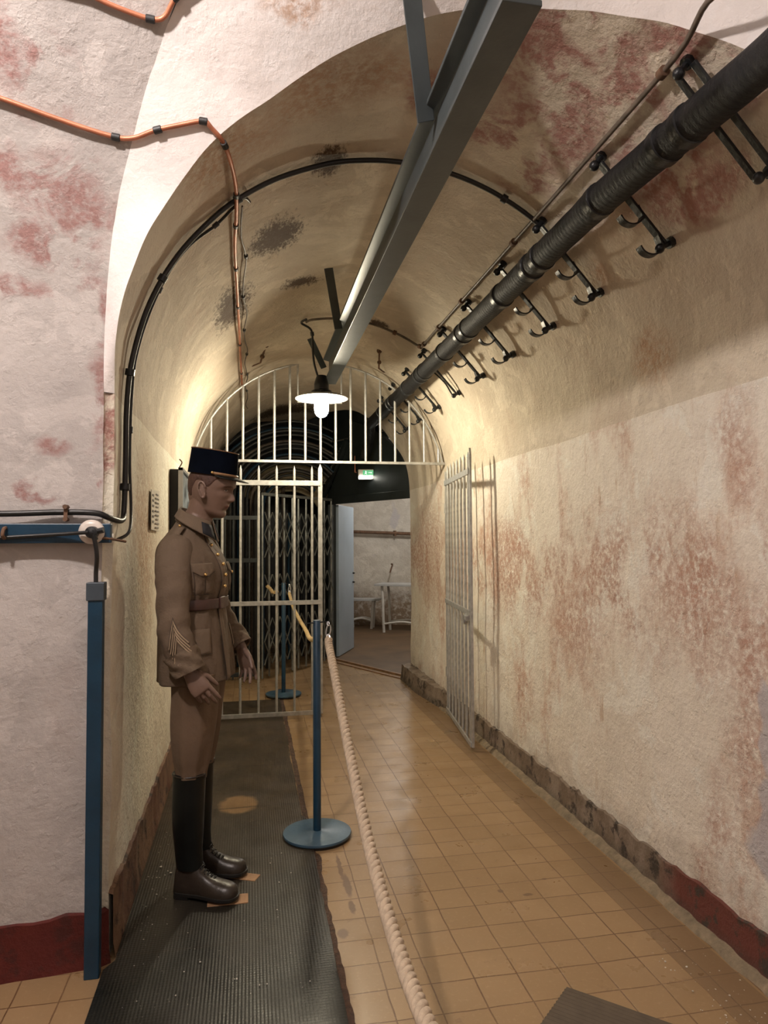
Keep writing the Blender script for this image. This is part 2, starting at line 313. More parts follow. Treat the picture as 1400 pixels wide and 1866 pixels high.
# ------------------------------------------------------------------ mesh helpers
class MB:
    def __init__(s): s.v = []; s.f = []
    def grid(s, rows, close_u=False, close_v=False):
        """rows: list of rows of points; close_u closes each row into a ring"""
        o = len(s.v); nr = len(rows); nc = len(rows[0])
        for r in rows: s.v.extend(V(p) for p in r)
        for i in range(nr if close_v else nr-1):
            for j in range(nc if close_u else nc-1):
                a = o+i*nc+j; b = o+i*nc+(j+1) % nc
                c = o+((i+1) % nr)*nc+(j+1) % nc; d = o+((i+1) % nr)*nc+j
                s.f.append((a, b, c, d))
        return s
    def loft(s, rings, cap=True):
        o = len(s.v); n_ = len(rings[0]); s.grid(rings, close_u=True)
        if cap:
            s.f.append(tuple(o+j for j in reversed(range(n_))))
            q = o+(len(rings)-1)*n_; s.f.append(tuple(q+j for j in range(n_)))
        return s
    def box(s, c, d, R=None, taper=1.0):
        c = V(c); o = len(s.v)
        for z in (-1, 1):
            for x, y in ((-1, -1), (1, -1), (1, 1), (-1, 1)):
                t = taper if z > 0 else 1
                p = V((x*d[0]/2*t, y*d[1]/2*t, z*d[2]/2))
                if R is not None: p = R @ p
                s.v.append(c+p)
        for q in ((3, 2, 1, 0), (4, 5, 6, 7), (0, 1, 5, 4), (1, 2, 6, 5), (2, 3, 7, 6), (3, 0, 4, 7)): s.f.append(tuple(o+k for k in q))
        return s
    def bar(s, a, b, w_, t_, upv=(0, 0, 1)):
        """flat bar from a to b, w_ along upv side, t_ the other"""
        a = V(a); b = V(b); z = (b-a).normalized(); y = V(upv); x = y.cross(z)
        if x.length < 1e-4: x = V((1, 0, 0)).cross(z)
        x.normalize(); y = z.cross(x)
        R = Matrix((x, y, z)).transposed()
        return s.box((a+b)/2, (t_, w_, (b-a).length), R)
    def tube(s, pts, r, n=10, cap=True, round_=False, sy=1.0):
        pts = [V(p) for p in pts]; m = len(pts)
        rs = list(r) if isinstance(r, (list, tuple)) else [r]*m
        T = []
        for i in range(m):
            d = pts[min(i+1, m-1)]-pts[max(i-1, 0)]; T.append(d.normalized() if d.length > 0 else V((0, 0, 1)))
        x = T[0].orthogonal().normalized(); rings = []
        for i in range(m):
            x = (x-T[i]*x.dot(T[i])); x = x.normalized() if x.length > 1e-6 else T[i].orthogonal().normalized()
            y = T[i].cross(x)
            rings.append([pts[i]+(x*math.cos(2*PI*k/n)+y*math.sin(2*PI*k/n)*sy)*rs[i] for k in range(n)])
            if round_ and i in (0, m-1):
                sg = -1 if i == 0 else 1; extra = []
                for a in (25, 50, 72, 86):
                    ca, sa = math.cos(math.radians(a)), math.sin(math.radians(a))
                    extra.append([pts[i]+T[i]*sg*sa*rs[i]+(x*math.cos(2*PI*k/n)+y*math.sin(2*PI*k/n)*sy)*rs[i]*ca for k in range(n)])
                if i == 0: rings = extra[::-1]+rings
                else: rings = rings+extra
        return s.loft(rings, cap)
    def lathe(s, prof, c=(0, 0, 0), n=32, axis='Z'):
        c = V(c); rings = []
        for r, h in prof:
            ring = []
            for k in range(n):
                a = 2*PI*k/n; p = V((r*math.cos(a), r*math.sin(a), h))
                if axis == 'Y': p = V((p.x, -p.z, p.y))
                if axis == 'X': p = V((p.z, p.x, p.y))
                ring.append(c+p)
            rings.append(ring)
        return s.loft(rings)
    def sphere(s, c, r, n=12, sc_=(1, 1, 1)):
        c = V(c); rings = []
        for i in range(n+1):
            a = -PI/2+PI*i/n*0.998+.001; rings.append([c+V((math.cos(a)*math.cos(2*PI*k/(n+4))*r*sc_[0], math.cos(a)*math.sin(2*PI*k/(n+4))*r*sc_[1], math.sin(a)*r*sc_[2])) for k in range(n+4)])
        return s.loft(rings)
    def prism(s, poly, ext):
        """poly: list of 3-D points (one face), ext: extrusion vector"""
        o = len(s.v); n_ = len(poly); ext = V(ext)
        s.v += [V(p) for p in poly]+[V(p)+ext for p in poly]
        s.f.append(tuple(o+i for i in reversed(range(n_)))); s.f.append(tuple(o+n_+i for i in range(n_)))
        for i in range(n_): j = (i+1) % n_; s.f.append((o+i, o+j, o+n_+j, o+n_+i))
        return s
    def build(s, name, mat, parent=None, smooth=True, bevel=0, world=True, loc=None, fixn=True, thick=0):
        off = V((0, 0, 0))
        if parent is not None:
            if world:
                p = parent
                while p is not None: off = off+p.location; p = p.parent
        elif loc is not None: off = V(loc)
        me = bpy.data.meshes.new(name); me.from_pydata([tuple(v-off) for v in s.v], [], s.f); me.update()
        if fixn:
            import bmesh
            b = bmesh.new(); b.from_mesh(me); bmesh.ops.recalc_face_normals(b, faces=b.faces); b.to_mesh(me); b.free()
        if smooth:
            me.polygons.foreach_set('use_smooth', [True]*len(me.polygons))
            try: me.set_sharp_from_angle(angle=math.radians(38))
            except Exception: pass
        me.materials.append(mat)
        o = bpy.data.objects.new(name, me); COL.objects.link(o)
        if parent is not None: o.parent = parent
        elif loc is not None: o.location = V(loc)
        if thick:
            m = o.modifiers.new('thick', 'SOLIDIFY'); m.thickness = thick; m.offset = -1
        if bevel:
            m = o.modifiers.new('bevel', 'BEVEL'); m.width = bevel; m.segments = 2; m.limit_method = 'ANGLE'
        return o
def tag(o, label=None, cat=None, group=None, kind=None):
    if label: o['label'] = label
    if cat: o['category'] = cat
    if group: o['group'] = group
    if kind: o['kind'] = kind
    return o
def thing(name, loc, label, cat, group=None, rz=0):
    o = bpy.data.objects.new(name, None); COL.objects.link(o); o.location = V(loc); o.rotation_euler = (0, 0, rz)
    o.empty_display_size = .1
    return tag(o, label, cat, group)
def copy_tree(o, parent=None):
    c = o.copy(); COL.objects.link(c); c.parent = parent
    for ch in list(o.children): copy_tree(ch, c)
    return c
def lerp(a, b, t): return a+(b-a)*t
def interp(tab, x):
    """tab: sorted [(x, value or tuple)] with smooth (Catmull) interpolation"""
    if x <= tab[0][0]: return tab[0][1]
    if x >= tab[-1][0]: return tab[-1][1]
    for i in range(len(tab)-1):
        if tab[i][0] <= x <= tab[i+1][0]: break
    x0, y0 = tab[i]; x1, y1 = tab[i+1]; t = (x-x0)/(x1-x0)
    tup = isinstance(y0, tuple)
    A = tab[max(i-1, 0)]; D = tab[min(i+2, len(tab)-1)]
    f = lambda a, b, c, d, xa, xd: _h(a, b, c, d, xa, x0, x1, xd, t)
    if tup: return tuple(f(A[1][k], y0[k], y1[k], D[1][k], A[0], D[0]) for k in range(len(y0)))
    return f(A[1], y0, y1, D[1], A[0], D[0])
def _h(a, b, c, d, xa, xb, xc, xd, t):
    h = xc-xb
    m0 = (c-a)/(xc-xa)*h if xc != xa else 0; m1 = (d-b)/(xd-xb)*h if xd != xb else 0
    if (b-a)*(c-b) <= 0: m0 = 0
    if (c-b)*(d-c) <= 0: m1 = 0
    t2 = t*t; t3 = t2*t
    return (2*t3-3*t2+1)*b+(t3-2*t2+t)*m0+(-2*t3+3*t2)*c+(t3-t2)*m1
def spline(pts, n=8):
    """smooth curve through points"""
    pts = [V(p) for p in pts]; out = []
    for i in range(len(pts)-1):
        a = pts[max(i-1, 0)]; b = pts[i]; c = pts[i+1]; d = pts[min(i+2, len(pts)-1)]
        for k in range(n):
            t = k/n
            out.append(0.5*((2*b)+(c-a)*t+(2*a-5*b+4*c-d)*t*t+(-a+3*b-3*c+d)*t**3))
    out.append(pts[-1]); return out
def wob(p, amp=.010):
    q = V(p)*2.1
    d = noise.noise_vector(q)*amp+noise.noise_vector(V(p)*7.0)*amp*.35
    return V(p)+d

# ------------------------------------------------------------------ the shell
CX, CZ, R = .59, 1.98, 1.07
XL, XR = CX-R, CX+R
MOUTH = [(0, 1.30), (44, 1.579), (57, 1.689), (75, 1.862), (87, 1.959), (97, 2.046), (107, 2.143), (119, 2.264), (126, 2.30), (132, 2.338), (142, 2.42), (151, 2.44), (157, 2.474), (166, 2.51), (180, 2.62)]
ENDC = [(0, 7.2), (14, 7.2), (30, 7.37), (40, 7.42), (49, 7.52), (61, 7.7), (72, 8.3), (88, 9.45), (105, 9.15), (128, 8.5), (148, 8.5), (180, 8.5)]
def vpt(th, y, r=R):
    a = math.radians(th); return V((CX+r*math.cos(a), y, CZ+r*math.sin(a)))
def struct(name, mb, m, **k): return tag(mb.build(name, m, **k), kind='structure')

mb = MB(); NTH, NY = 110, 170
mb.grid([[wob(vpt(th, lerp(interp(MOUTH, th), interp(ENDC, th), j/NY))) for j in range(NY+1)] for th in [180*i/NTH for i in range(NTH+1)]])
struct('ceiling', mb, M['vault'], fixn=False)
# right wall, with a slight outward belly
mb = MB()
def rwall(z, y):
    return wob((XR+.012*math.sin(z*1.6), y, z))
ys = [-3+.06*i for i in range(171)]
ys = [y for y in ys if y < 7.2]+[7.2]
mb.grid([[rwall(CZ*i/44, y) for y in ys] for i in range(45)])
struct('wall_right', mb, M['wall_r'], fixn=False)
# tunnel left wall
mb = MB(); ys = [2.62+(8.5-2.62)*i/110 for i in range(111)]
mb.grid([[wob((XL, y, CZ*i/44)) for y in ys] for i in range(45)])
mb.grid([[wob((lerp(XL, -.513, math.sin(j/6*PI/2)), lerp(2.62, 2.6, 1-math.cos(j/6*PI/2)), z)) for j in range(7)] for z in [CZ*i/44 for i in range(45)]])
struct('wall_left', mb, M['wall_l'], fixn=False)
# groin curve of the cross gallery
GR = [(0, (XR, 1.0, 1.98)), (30, (XR, .95, 3.0)), (48, (1.5, .9, 3.6)), (70, (.8, .9, 3.6)), (88, (.15, .9, 3.6)), (96, (-.03, 1.42, 3.52)), (104, (-.10, 1.70, 3.40)), (112, (-.18, 2.052, 3.15)), (120, (-.262, 2.183, 3.015)), (128, (-.318, 2.264, 2.914)), (135, (-.366, 2.345, 2.795)),
      (146, (-.431, 2.434, 2.632)), (157, (-.477, 2.502, 2.469)), (168, (-.506, 2.57, 2.22)), (180, (-.513, 2.6, 1.98))]
def jump(th): return V(interp(GR, th))
mb = MB()
mb.grid([[wob(vpt(th, interp(MOUTH, th)).lerp(jump(th), j/24)) for j in range(25)] for th in [180*i/120 for i in range(121)]])
struct('trim_1', mb, M['splay'], fixn=False)
# near left wall and its vault
RV = 1.7
def lw(z, x):
    y0 = 2.6-.10*max(0, (-x-.51))
    if z <= 1.9: return wob((x, y0, z))
    return wob((x, y0-RV+math.sqrt(max(0, RV*RV-(z-1.9)**2)), z))
gz = sorted([(g[1][2], g[1][0]) for g in GR if 88 <= g[0] <= 180])
mb = MB(); rows = []
zs = [1.9*i/40 for i in range(41)]+[1.9+RV*math.sin(PI/2*i/46) for i in range(1, 47)]
for z in zs:
    xr = interp(gz, z) if z > 1.98 else -.513
    rows.append([lw(z, lerp(xr, -3.2, (j/70)**1.6)) for j in range(71)])
mb.grid(rows)
struct('wall_near_left', mb, M['gallery'], fixn=False)
from mathutils.bvhtree import BVHTree
BV = []
for nm in ('ceiling', 'trim_1', 'wall_near_left', 'wall_left', 'wall_right'):
    me_ = bpy.data.objects[nm].data; BV.append(BVHTree.FromPolygons([v.co.copy() for v in me_.vertices], [tuple(p.vertices) for p in me_.polygons]))
def snap(p, off=.012):
    p = V(p); best = None
    for b in BV:
        h = b.find_nearest(p)
        if h[0] is not None and (best is None or h[3] < best[3]): best = h
    q, nn = best[0], best[1]
    if nn.dot(V((.4, min(max(q.y, 1.4), 8), 1.6))-q) < 0: nn = -nn
    return q+nn*off
# the rest of the cross gallery, behind the camera
mb = MB()
mb.grid([[V((x, y, 3.6)) for x in (-3.3, 1.7)] for y in (.93, -3.05)]); struct('ceiling_rear', mb, M['gallery'], fixn=False)
mb = MB().grid([[V((x, -3, z)) for x in (-3.3, 1.7)] for z in (0, 3.65)]); struct('wall_back', mb, M['gallery'], fixn=False)
mb = MB().grid([[V((-3.2, y, z)) for y in (-3, 2.7)] for z in (0, 3.65)]); struct('wall_far_left', mb, M['gallery'], fixn=False)
mb = MB().grid([[V((XR+.01, y, z)) for y in (-3, 1.05)] for z in (1.95, 3.65)]); struct('wall_upper_right', mb, M['splay'], fixn=False)
# floors
mb = MB().box((.3, 3.6, -.05), (8, 13.4, .1)); struct('floor', mb, M['floor'], smooth=False)

# skirtings with ragged upper edges
def skirting(name, m, pts, top, depth, taper=.4, seed=0):
    mb = MB(); rows = [[], [], [], []]
    for i, (x, y, nx, ny) in enumerate(pts):
        t = top(y if abs(nx) > .5 else x)+(.004 if seed == 6 else .018)*noise.noise(V((x*9, y*9, seed)))+.012*noise.noise(V((x*30, y*30, seed)))
        d = depth(y)+.006*noise.noise(V((x*14, y*14, 5+seed)))
        rows[0].append(V((x, y, -.01))+V((nx, ny, 0))*(d+.012)); rows[1].append(V((x, y, t*.25))+V((nx, ny, 0))*d)
        rows[2].append(V((x, y, t*.93))+V((nx, ny, 0))*d*taper); rows[3].append(V((x, y, t))-V((nx, ny, 0))*.03)
    mb.grid(rows); return struct(name, mb, m, fixn=False)
skirting('baseboard_right', M['base_r'], [(XR, -1+.03*i, -1, 0) for i in range(274)], lambda y: .165, lambda y: .014+.09*max(0, min(1, (y-5.7)/.8)), .9)
skirting('baseboard_left', M['base_l'], [(XL, 2.62+.03*i, 1, 0) for i in range(196)], lambda y: .235, lambda y: .013, .9, seed=3)
cor = [(-.513-.05*i, 2.6-.005*i, 0, -1) for i in range(54)][::-1]+[(-.50, 2.603, .2, -.9), (-.485, 2.61, .8, -.4)]
skirting('baseboard_near_left', M['base_red'], cor, lambda x: .188, lambda y: .012, .8, seed=6)
mb = MB()
mb.grid([[V((XR-.015, y, .03+.008*noise.noise(V((y*11, 0, 0))))) for y in [-1+.04*i for i in range(205)]],
         [V((XR-.040+.010*noise.noise(V((y*9, 1, 0))), y, .016)) for y in [-1+.04*i for i in range(205)]],
         [V((XR-.052+.014*noise.noise(V((y*9, 1, 0))), y, -.002)) for y in [-1+.04*i for i in range(205)]]])
struct('trim_2', mb, simple('grey_mortar_bead', (.20, .155, .10), .8, 0, .35, 20, .6, 70, .01), fixn=False)
mb = MB().box((XR-.14, 2.9, .0005), (.16, 8.2, .002)); struct('trim_3', mb, M['strip'], smooth=False)

# ------------------------------------------------------------------ far end: black painted chamber, partition, guardroom
mb = MB()
mb.grid([[V((x, 10.0, z)) for x in (-1.2, 1.2)] for z in (0, 3.4)])
mb.grid([[V((-.62, y, z)) for y in (8.4, 10.1)] for z in (0, 3.4)])
mb.grid([[V((x, y, 3.25)) for x in (-1.2, 2.0)] for y in (7.2, 10.1)])
mb.grid([[V((x, 8.5, z)) for x in (XL-.3, XL+.01)] for z in (0, 3.3)])
mb.grid([[V((.985, y, z)) for y in (8.72, 10.1)] for z in (0, 3.3)])
struct('wall_end', mb, M['black_cave'], fixn=False)
PA, PB = V((1.0, 8.62, 0)), V((1.70, 7.20, 0))
pd = (PB-PA).normalized(); pn = V((-pd.y, pd.x, 0))  # points into the guardroom
def pp(s, z): return PA+pd*s+V((0, 0, z))
L = (PB-PA).length
def vaultz(x): return CZ+math.sqrt(max(0, (R+.02)**2-(x-CX)**2))
top = []
for i in range(13):
    s_ = lerp(.38, L, i/12); p = pp(s_, 0); top.append(pp(s_, vaultz(min(p.x, XR+.019))))
poly = [pp(-.16, 1.93), pp(L, 1.93)]+top[::-1]+[pp(.36, 2.60)]
mb = MB().prism(poly, pn*.05)
mb.prism([pp(-.16, 0), pp(.0, 0), pp(.0, 1.95), pp(-.16, 1.95)], pn*.06)
mb.prism([pp(-.25, 1.97)+pn*.10, pp(1.0, 1.97)+pn*.10, pp(1.0, 3.2)+pn*.10, pp(-.25, 3.2)+pn*.10], pn*.03)
struct('wall_partition', mb, M['black_wall'], smooth=False)
mb = MB().bar(pp(-.2, 1.98)-pn*.02, pp(.37, 2.66)-pn*.02, .05, .06, pn); mb.bar(pp(-.15, 1.945)-pn*.01, pp(L, 1.945)-pn*.01, .09, .035, (0, 0, 1))
struct('trim_4', mb, M['black_wall'], smooth=False, bevel=.004)
mb = MB().prism([pp(-.03, 0), pp(.03, 0), pp(.03, 1.9), pp(-.03, 1.9)], pn*-.035); struct('trim_5', mb, M['jamb'], smooth=False)
# open grey door leaf
hA = V((1.045, 8.66, 0)); hB = V((1.335, 9.35, 0)); dd = (hB-hA).normalized(); dn = V((dd.y, -dd.x, 0))
mb = MB().prism([hA+V((0, 0, .02)), hB+V((0, 0, .02)), hB+V((0, 0, 1.90)), hA+V((0, 0, 1.90))], dn*.045)
dr = struct('door_1', mb, M['doorgrey'], smooth=False, bevel=.003)
mb = MB()
for z in (1.02, .90): mb.lathe([(.0, 0), (.013, 0), (.013, .02), (.007, .03), (0, .03)], hB-dd*.06+dn*.045+V((0, 0, z)), 12, 'X')
tag(mb.build('door_handle', M['blackmetal'], dr))
# guardroom
mb = MB(); q = [(1.02, 8.75), (1.02, 11.9), (1.6, 11.95), (4.2, 11.25), (4.2, 7.2), (1.72, 7.2)]
rows = []
def seg(a, b, h=2.7, n_=30):
    mb.grid([[V((lerp(a[0], b[0], i/n_), lerp(a[1], b[1], i/n_), h*k/10)) for i in range(n_+1)] for k in range(11)])
for i in range(5): seg(q[i], q[i+1])
mb.grid([[V((1.0, 8.70, 2.7)), V((1.74, 7.24, 2.7)), V((4.3, 7.1, 2.7))], [V((1.0, 12, 2.7)), V((2.5, 12, 2.7)), V((4.3, 12, 2.7))]])
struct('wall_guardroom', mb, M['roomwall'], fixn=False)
mb = MB().prism([pp(0, .0)+pn*.02, pp(L+2.6, 0)+pn*.02, V((4.3, 12, 0)), V((1.0, 12, 0))], (0, 0, .012)); struct('floor_guardroom', mb, M['roomfloor'], smooth=False)
mb = MB().bar(pp(0, .005)-pn*.12, pp(L, .005)-pn*.12, .03, .012, pn); mb.bar(pp(0, .005)-pn*.02, pp(L, .005)-pn*.02, .03, .03, pn)
struct('trim_6', mb, M['curb'], smooth=False)

# rail along the guardroom's back wall
o = MB().tube([(1.05, 11.78, 1.62), (1.6, 11.82, 1.61), (4.1, 11.14, 1.50)], .028, 10)
rr = o.build('wall_pipe', M['rust'], loc=(2.6, 11.5, 1.55)); tag(rr, 'dark horizontal pipe on the pale wall of the far room', 'pipe')
for t in (.33, .8): p = V((1.6, 11.82, 1.61)).lerp(V((4.1, 11.14, 1.50)), t); MB().box(p+V((0, .04, 0)), (.03, .12, .09)).build('pipe_bracket', M['rust'], rr)

def mk_table(name, loc, rz, w_, d_, h_, label, cat, curved=True):
    t = thing(name, loc, label, cat, 'white furniture in the far room', rz)
    poly = [V((-w_/2, -d_/2, h_-.035)), V((w_/2-.08, -d_/2, h_-.035)), V((w_/2, -d_/2+.06, h_-.035)), V((w_/2, d_/2, h_-.035)), V((-w_/2, d_/2, h_-.035))]
    MB().prism(poly, (0, 0, .035)).build('table_top' if cat == 'table' else 'seat', M['tabletop'], t, False, .004, world=False)
    for sx in (-1, 1):
        for sy in (-1, 1):
            a = V((sx*(w_/2-.14), sy*(d_/2-.06), 0))
            MB().tube(spline([a+V((sx*.03, 0, h_-.03)), a+V((sx*.015, 0, h_*.6)), a+V((sx*.012, 0, h_*.35)), a], 5), .022, 8).build('leg', M['table'], t, world=False)
    mb = MB()
    for sy in (-1, 1): mb.tube(spline([(-w_/2+.14, sy*(d_/2-.06), .13), (0, sy*(d_/2-.06), .17), (w_/2-.14, sy*(d_/2-.06), .13)], 6), .016, 8)
    mb.build('stretcher', M['table'], t, world=False)
    return t
mk_table('side_table', (2.42, 10.80, .012), -.50, .9, .45, .76, 'white framed table seen through the far doorway, right of the bench', 'table')
mk_table('bench', (1.82, 11.42, .012), -.35, .62, .28, .49, 'low white bench against the back wall of the far room', 'bench')
t = MB().prism([V((1.1, 11.5, .80)), V((1.62, 11.30, .80)), V((1.70, 11.62, .80)), V((1.2, 11.72, .80))], (0, 0, .03)).build('wall_shelf', M['tabletop'], loc=(1.4, 11.5, .8), smooth=False)
tag(t, 'grey shelf end just right of the open grey door, above the bench', 'shelf')
for hx, hy, hz, lab in ((1.72, 11.74, 1.34, 'small dark wall hook beside the open grey door'), (2.36, 11.55, 1.00, 'small dark wall hook above the white table')):
    mb = MB().tube(spline([(hx, hy+.08, hz+.05), (hx, hy-.02, hz+.05), (hx-.02, hy-.05, hz), (hx-.05, hy-.05, hz-.09)], 5), .012, 8)
    tag(mb.build('wall_hook', M['rust'], loc=(hx, hy, hz)), lab, 'hook')

# emergency exit sign on the black partition
es = thing('exit_sign', (1.30, 8.0-.02, 2.15), 'lit green and white emergency exit sign on black partition above doorway', 'exit sign')
sx_ = V((.96, -.27, 0)).normalized(); sn = V((sx_.y, -sx_.x, 0)); c0 = V((1.355, 7.87, 2.21))
Rm = Matrix((sx_, V((-sx_.y, sx_.x, 0)), V((0, 0, 1)))).transposed()
MB().box(c0, (.27, .05, .115), Rm).build('housing', M['whiteplastic'], es, False, .006)
g = MB().box(c0+sn*.028+sx_*-.02+V((0, 0, .018)), (.12, .008, .055), Rm).build('green_panel', M['green'], es, False)
mb = MB()
q0 = c0+sn*.034+sx_*-.045+V((0, 0, .018))
mb.sphere(q0+V((0, 0, .017)), .005, 8); mb.bar(q0+V((0, 0, .012)), q0+sx_*-.004+V((0, 0, -.004)), .008, .004, sx_); mb.bar(q0+V((0, 0, -.004)), q0+sx_*.010+V((0, 0, -.018)), .004, .003, sx_)
mb.bar(q0+V((0, 0, -.004)), q0+sx_*-.012+V((0, 0, -.014)), .004, .003, sx_); mb.bar(q0+V((0, 0, .008)), q0+sx_*.012+V((0, 0, .003)), .003, .003, sx_)
mb.bar(q0+sx_*.030, q0+sx_*.060, .004, .003, (0, 0, 1)); mb.prism([q0+sx_*.058+V((0, 0, .009)), q0+sx_*.070, q0+sx_*.058+V((0, 0, -.009))], sn*.002)
mb.build('pictogram', M['signwhite'], g, False)
MB().box(c0+sn*.030+sx_*-.05+V((0, 0, -.036)), (.15, .012, .034), Rm).build('light_strip', M['signlight'], es, False, .003)
MB().box(c0+sn*.0+sx_*.125, (.035, .056, .085), Rm).build('end_cap', simple('dark_grey_plastic', (.12, .12, .11), .4), es, False, .004)
o = MB().tube([c0+sx_*-.15+V((0, .03, .03)), c0+sx_*-.17+V((0, .03, .03)), c0+sx_*-.17+V((0, .035, .22))], .006, 8).build('sign_conduit', M['copper'], loc=c0+V((-.17, .03, .03)))
tag(o, 'thin copper conduit dropping to the exit sign', 'conduit')

# cables bending over behind the grille
cl = [M['cable'], M['blue'], M['blackmetal'], M['cable'], M['cable2'], M['blackmetal']]
GRPC = 'black cables looping over behind the barred gate'
for i in range(15):
    r = .30+.047*i; y = 8.05+.12*math.sin(i*2.1)+.05*(i % 3); cx = .50; cz = 1.86+.012*i
    pts = [V((cx-r, y, 0.02)), V((cx-r, y, 1.0)), V((cx-r, y, cz-.1))]
    pts += [V((cx-r*math.cos(a), y+.25*(a/PI), cz+r*.86*math.sin(a))) for a in [PI*k/14 for k in range(0, 12)]]
    pts = pts[:3]+[q_ for q_ in spline(pts[3:], 4) if q_.x < 1.0]
    o = MB().tube(pts, .017+.006*(i % 3 == 0), 8).build('power_cable', cl[i % 6], loc=(cx-r, y, 0))
    tag(o, 'thick dark cable rising and arching over in the bundle behind the gate', 'cable', GRPC)
mb = MB()
ring = lambda r0, y, z0: [V((.50-r0*math.cos(a), y, z0+r0*.88*math.sin(a))) for a in [PI*k/22 for k in range(3, 20)]]
mb.grid([ring(.72, 9.0, 1.80), ring(.38, 9.0, 1.75)]); struct('trim_7', mb, M['cream'], fixn=False, thick=.1)
GV = 'upright conduits against the black end wall'
for i in range(16):
    x = -.40+.088*i+.02*math.sin(i*5); y = 8.75+.1*math.sin(i*1.7)
    o = MB().tube([(x, y, .01), (x+.02*math.sin(i), y, 1.0), (x, y, 2.0+.2*math.sin(i*3))], .016+.007*(i % 2), 8).build('conduit', [M['blackmetal'], M['cable2'], M['blue'], M['cable']][i % 4], loc=(x, y, 0))
    tag(o, 'upright dark conduit against the black end wall behind the lattice', 'conduit', GV)
# black railing left of the lattice
rl = thing('black_railing', (-.15, 7.5, 0), 'black barred railing behind the gate, left of the folding lattice', 'railing')
for z in (1.70, 1.25, .06): MB().box((-.17, 7.5, z), (.56, .03, .045)).build('rail', M['black_wall'], rl, False, .003)
for i in range(7): MB().box((-.42+.083*i, 7.5, .86), (.016, .016, 1.70)).build('upright', M['black_wall'], rl, False)
# folding lattice gate
la, lb = V((.13, 7.45, 0)), V((.97, 8.45, 0)); ld_ = lb-la
lg = thing('folding_lattice_gate', la, 'grey folding scissor lattice gate beyond the barred gate', 'gate')
NS = 11
for i in range(NS):
    p = la.lerp(lb, i/(NS-1)); off = V((-.01, .01, 0)) if i % 2 else V((0, 0, 0))
    MB().box(p+off+V((0, 0, .98)), (.018, .022, 1.92)).build('slat', M['lattice'], lg, False)
for i in range(NS-1):
    p, q_ = la.lerp(lb, i/(NS-1)), la.lerp(lb, (i+1)/(NS-1)); f_ = V((.022, -.018, 0))
    for zz0 in ((1.52, 1.28), (.86,), (.40, .16)):
        mb = MB()
        for z in zz0: mb.bar(p+f_+V((0, 0, z)), q_+f_+V((0, 0, z+.24)), .014, .004, (1, -1, 0)); mb.bar(p+f_+V((0, 0, z+.24)), q_+f_+V((0, 0, z)), .014, .004, (1, -1, 0))
        mb.build('cross_brace', M['lattice'], lg, False)
MB().bar(la+V((0, 0, 1.95)), lb+V((0, 0, 1.95)), .03, .03).build('top_rail', M['lattice'], lg, False)
o = MB()
for k in range(16):
    a = V((.86+.016*k, 8.42, 2.12+.032*k)); o.tube([a+V((.006*math.cos(t), .006*(k % 2)*math.sin(t), .018*math.sin(t)+.0)) for t in [2*PI*j/8 for j in range(9)]], .0035, 5)
tag(o.build('chain', M['lattice'], loc=(.86, 8.42, 2.12)), 'slack steel chain beside the sloping edge of the black partition', 'chain')

# ------------------------------------------------------------------ overhead hoist beam (I section)
bm = thing('hoist_beam', (.597, 3.3, 2.65), 'long grey steel I beam running along the crown of the vault', 'beam')
def isec(x0, x1, z0, h, tf, tw):
    xm = (x0+x1)/2
    return [(x0, z0), (x1, z0), (x1, z0+tf), (xm+tw/2, z0+tf*1.8), (xm+tw/2, z0+h-tf*1.8), (x1, z0+h-tf), (x1, z0+h), (x0, z0+h), (x0, z0+h-tf), (xm-tw/2, z0+h-tf*1.8), (xm-tw/2, z0+tf*1.8), (x0, z0+tf)]
mb = MB().prism([V((x, 1.425, z)) for x, z in isec(.55, .645, 2.65, .20, .014, .010)], (0, 3.855, 0))
mb.build('girder', M['beam'], bm, False, .002)
for a_, b_, w__ in (((.556, 2.13, 2.80), (.445, 1.90, 3.14), .056), ((.552, 4.36, 2.80), (.43, 3.93, 3.08), .052)):
    MB().bar(a_, b_, w__, .010, (1, 0, 0)).build('hanger', M['beam'], bm, False, .002)
MB().bar((.548, 5.22, 2.76), (.43, 5.05, 2.93), .045, .01, (1, 0, 0)).build('hanger', M['beam'], bm, False, .002)

# ------------------------------------------------------------------ fat pipe and hook brackets on the right haunch
PR = .965; PT = 46.8
def pipe_c(y): a = math.radians(PT-2.6*max(0, min(1, (2.3-y)/.9))); return V((CX+PR*math.cos(a), y, CZ+PR*math.sin(a)))
pts = [pipe_c(.7+.06*i) for i in range(110)]
tailp = spline([pipe_c(7.24), V((1.28, 7.5, 2.55)), V((1.24, 7.62, 2.38))], 6)
pts = pts+tailp
mb = MB(); rr_ = []
for p in pts: rr_.append(.057+.0025*noise.noise(p*9)+.002*noise.noise(p*40))
mb.tube(pts, rr_, 20)
pipe = thing('conduit_pipe', (1.3, 3.5, 2.6), 'fat black bandaged pipe sloping along the right haunch of the vault', 'pipe')
n = NT('tarred_bandage', .5, 0, .22); n.color(n.mix(n.mr(n.noise(14, 5), .35, .7), (.006, .0065, .008), (.016, .015, .015)))
n.bump(n.ma('ADD', n.noise(55, 5, .7, stretch=(1, 1.8, 1)), n.ma('MULTIPLY', n.ma('SINE', n.ma('MULTIPLY', n.sep(1), 260)), .10)), .9, .008); M['tar'] = n.m
mb.build('bandaged_tube', M['tar'], pipe)
YB = [1.75, 2.25, 2.765, 3.25, 3.80, 4.32, 4.85, 5.40, 5.95, 6.5]
for i, y in enumerate(YB):
    for dy in ((.05,) if i % 2 else (.05, .16)):
        c = pipe_c(y+dy); MB().tube([c-V((0, .022, 0)), c-V((0, .018, 0)), c+V((0, .018, 0)), c+V((0, .022, 0))], [.057, .063, .063, .057], 20).build('band', M['blackmetal'], pipe)
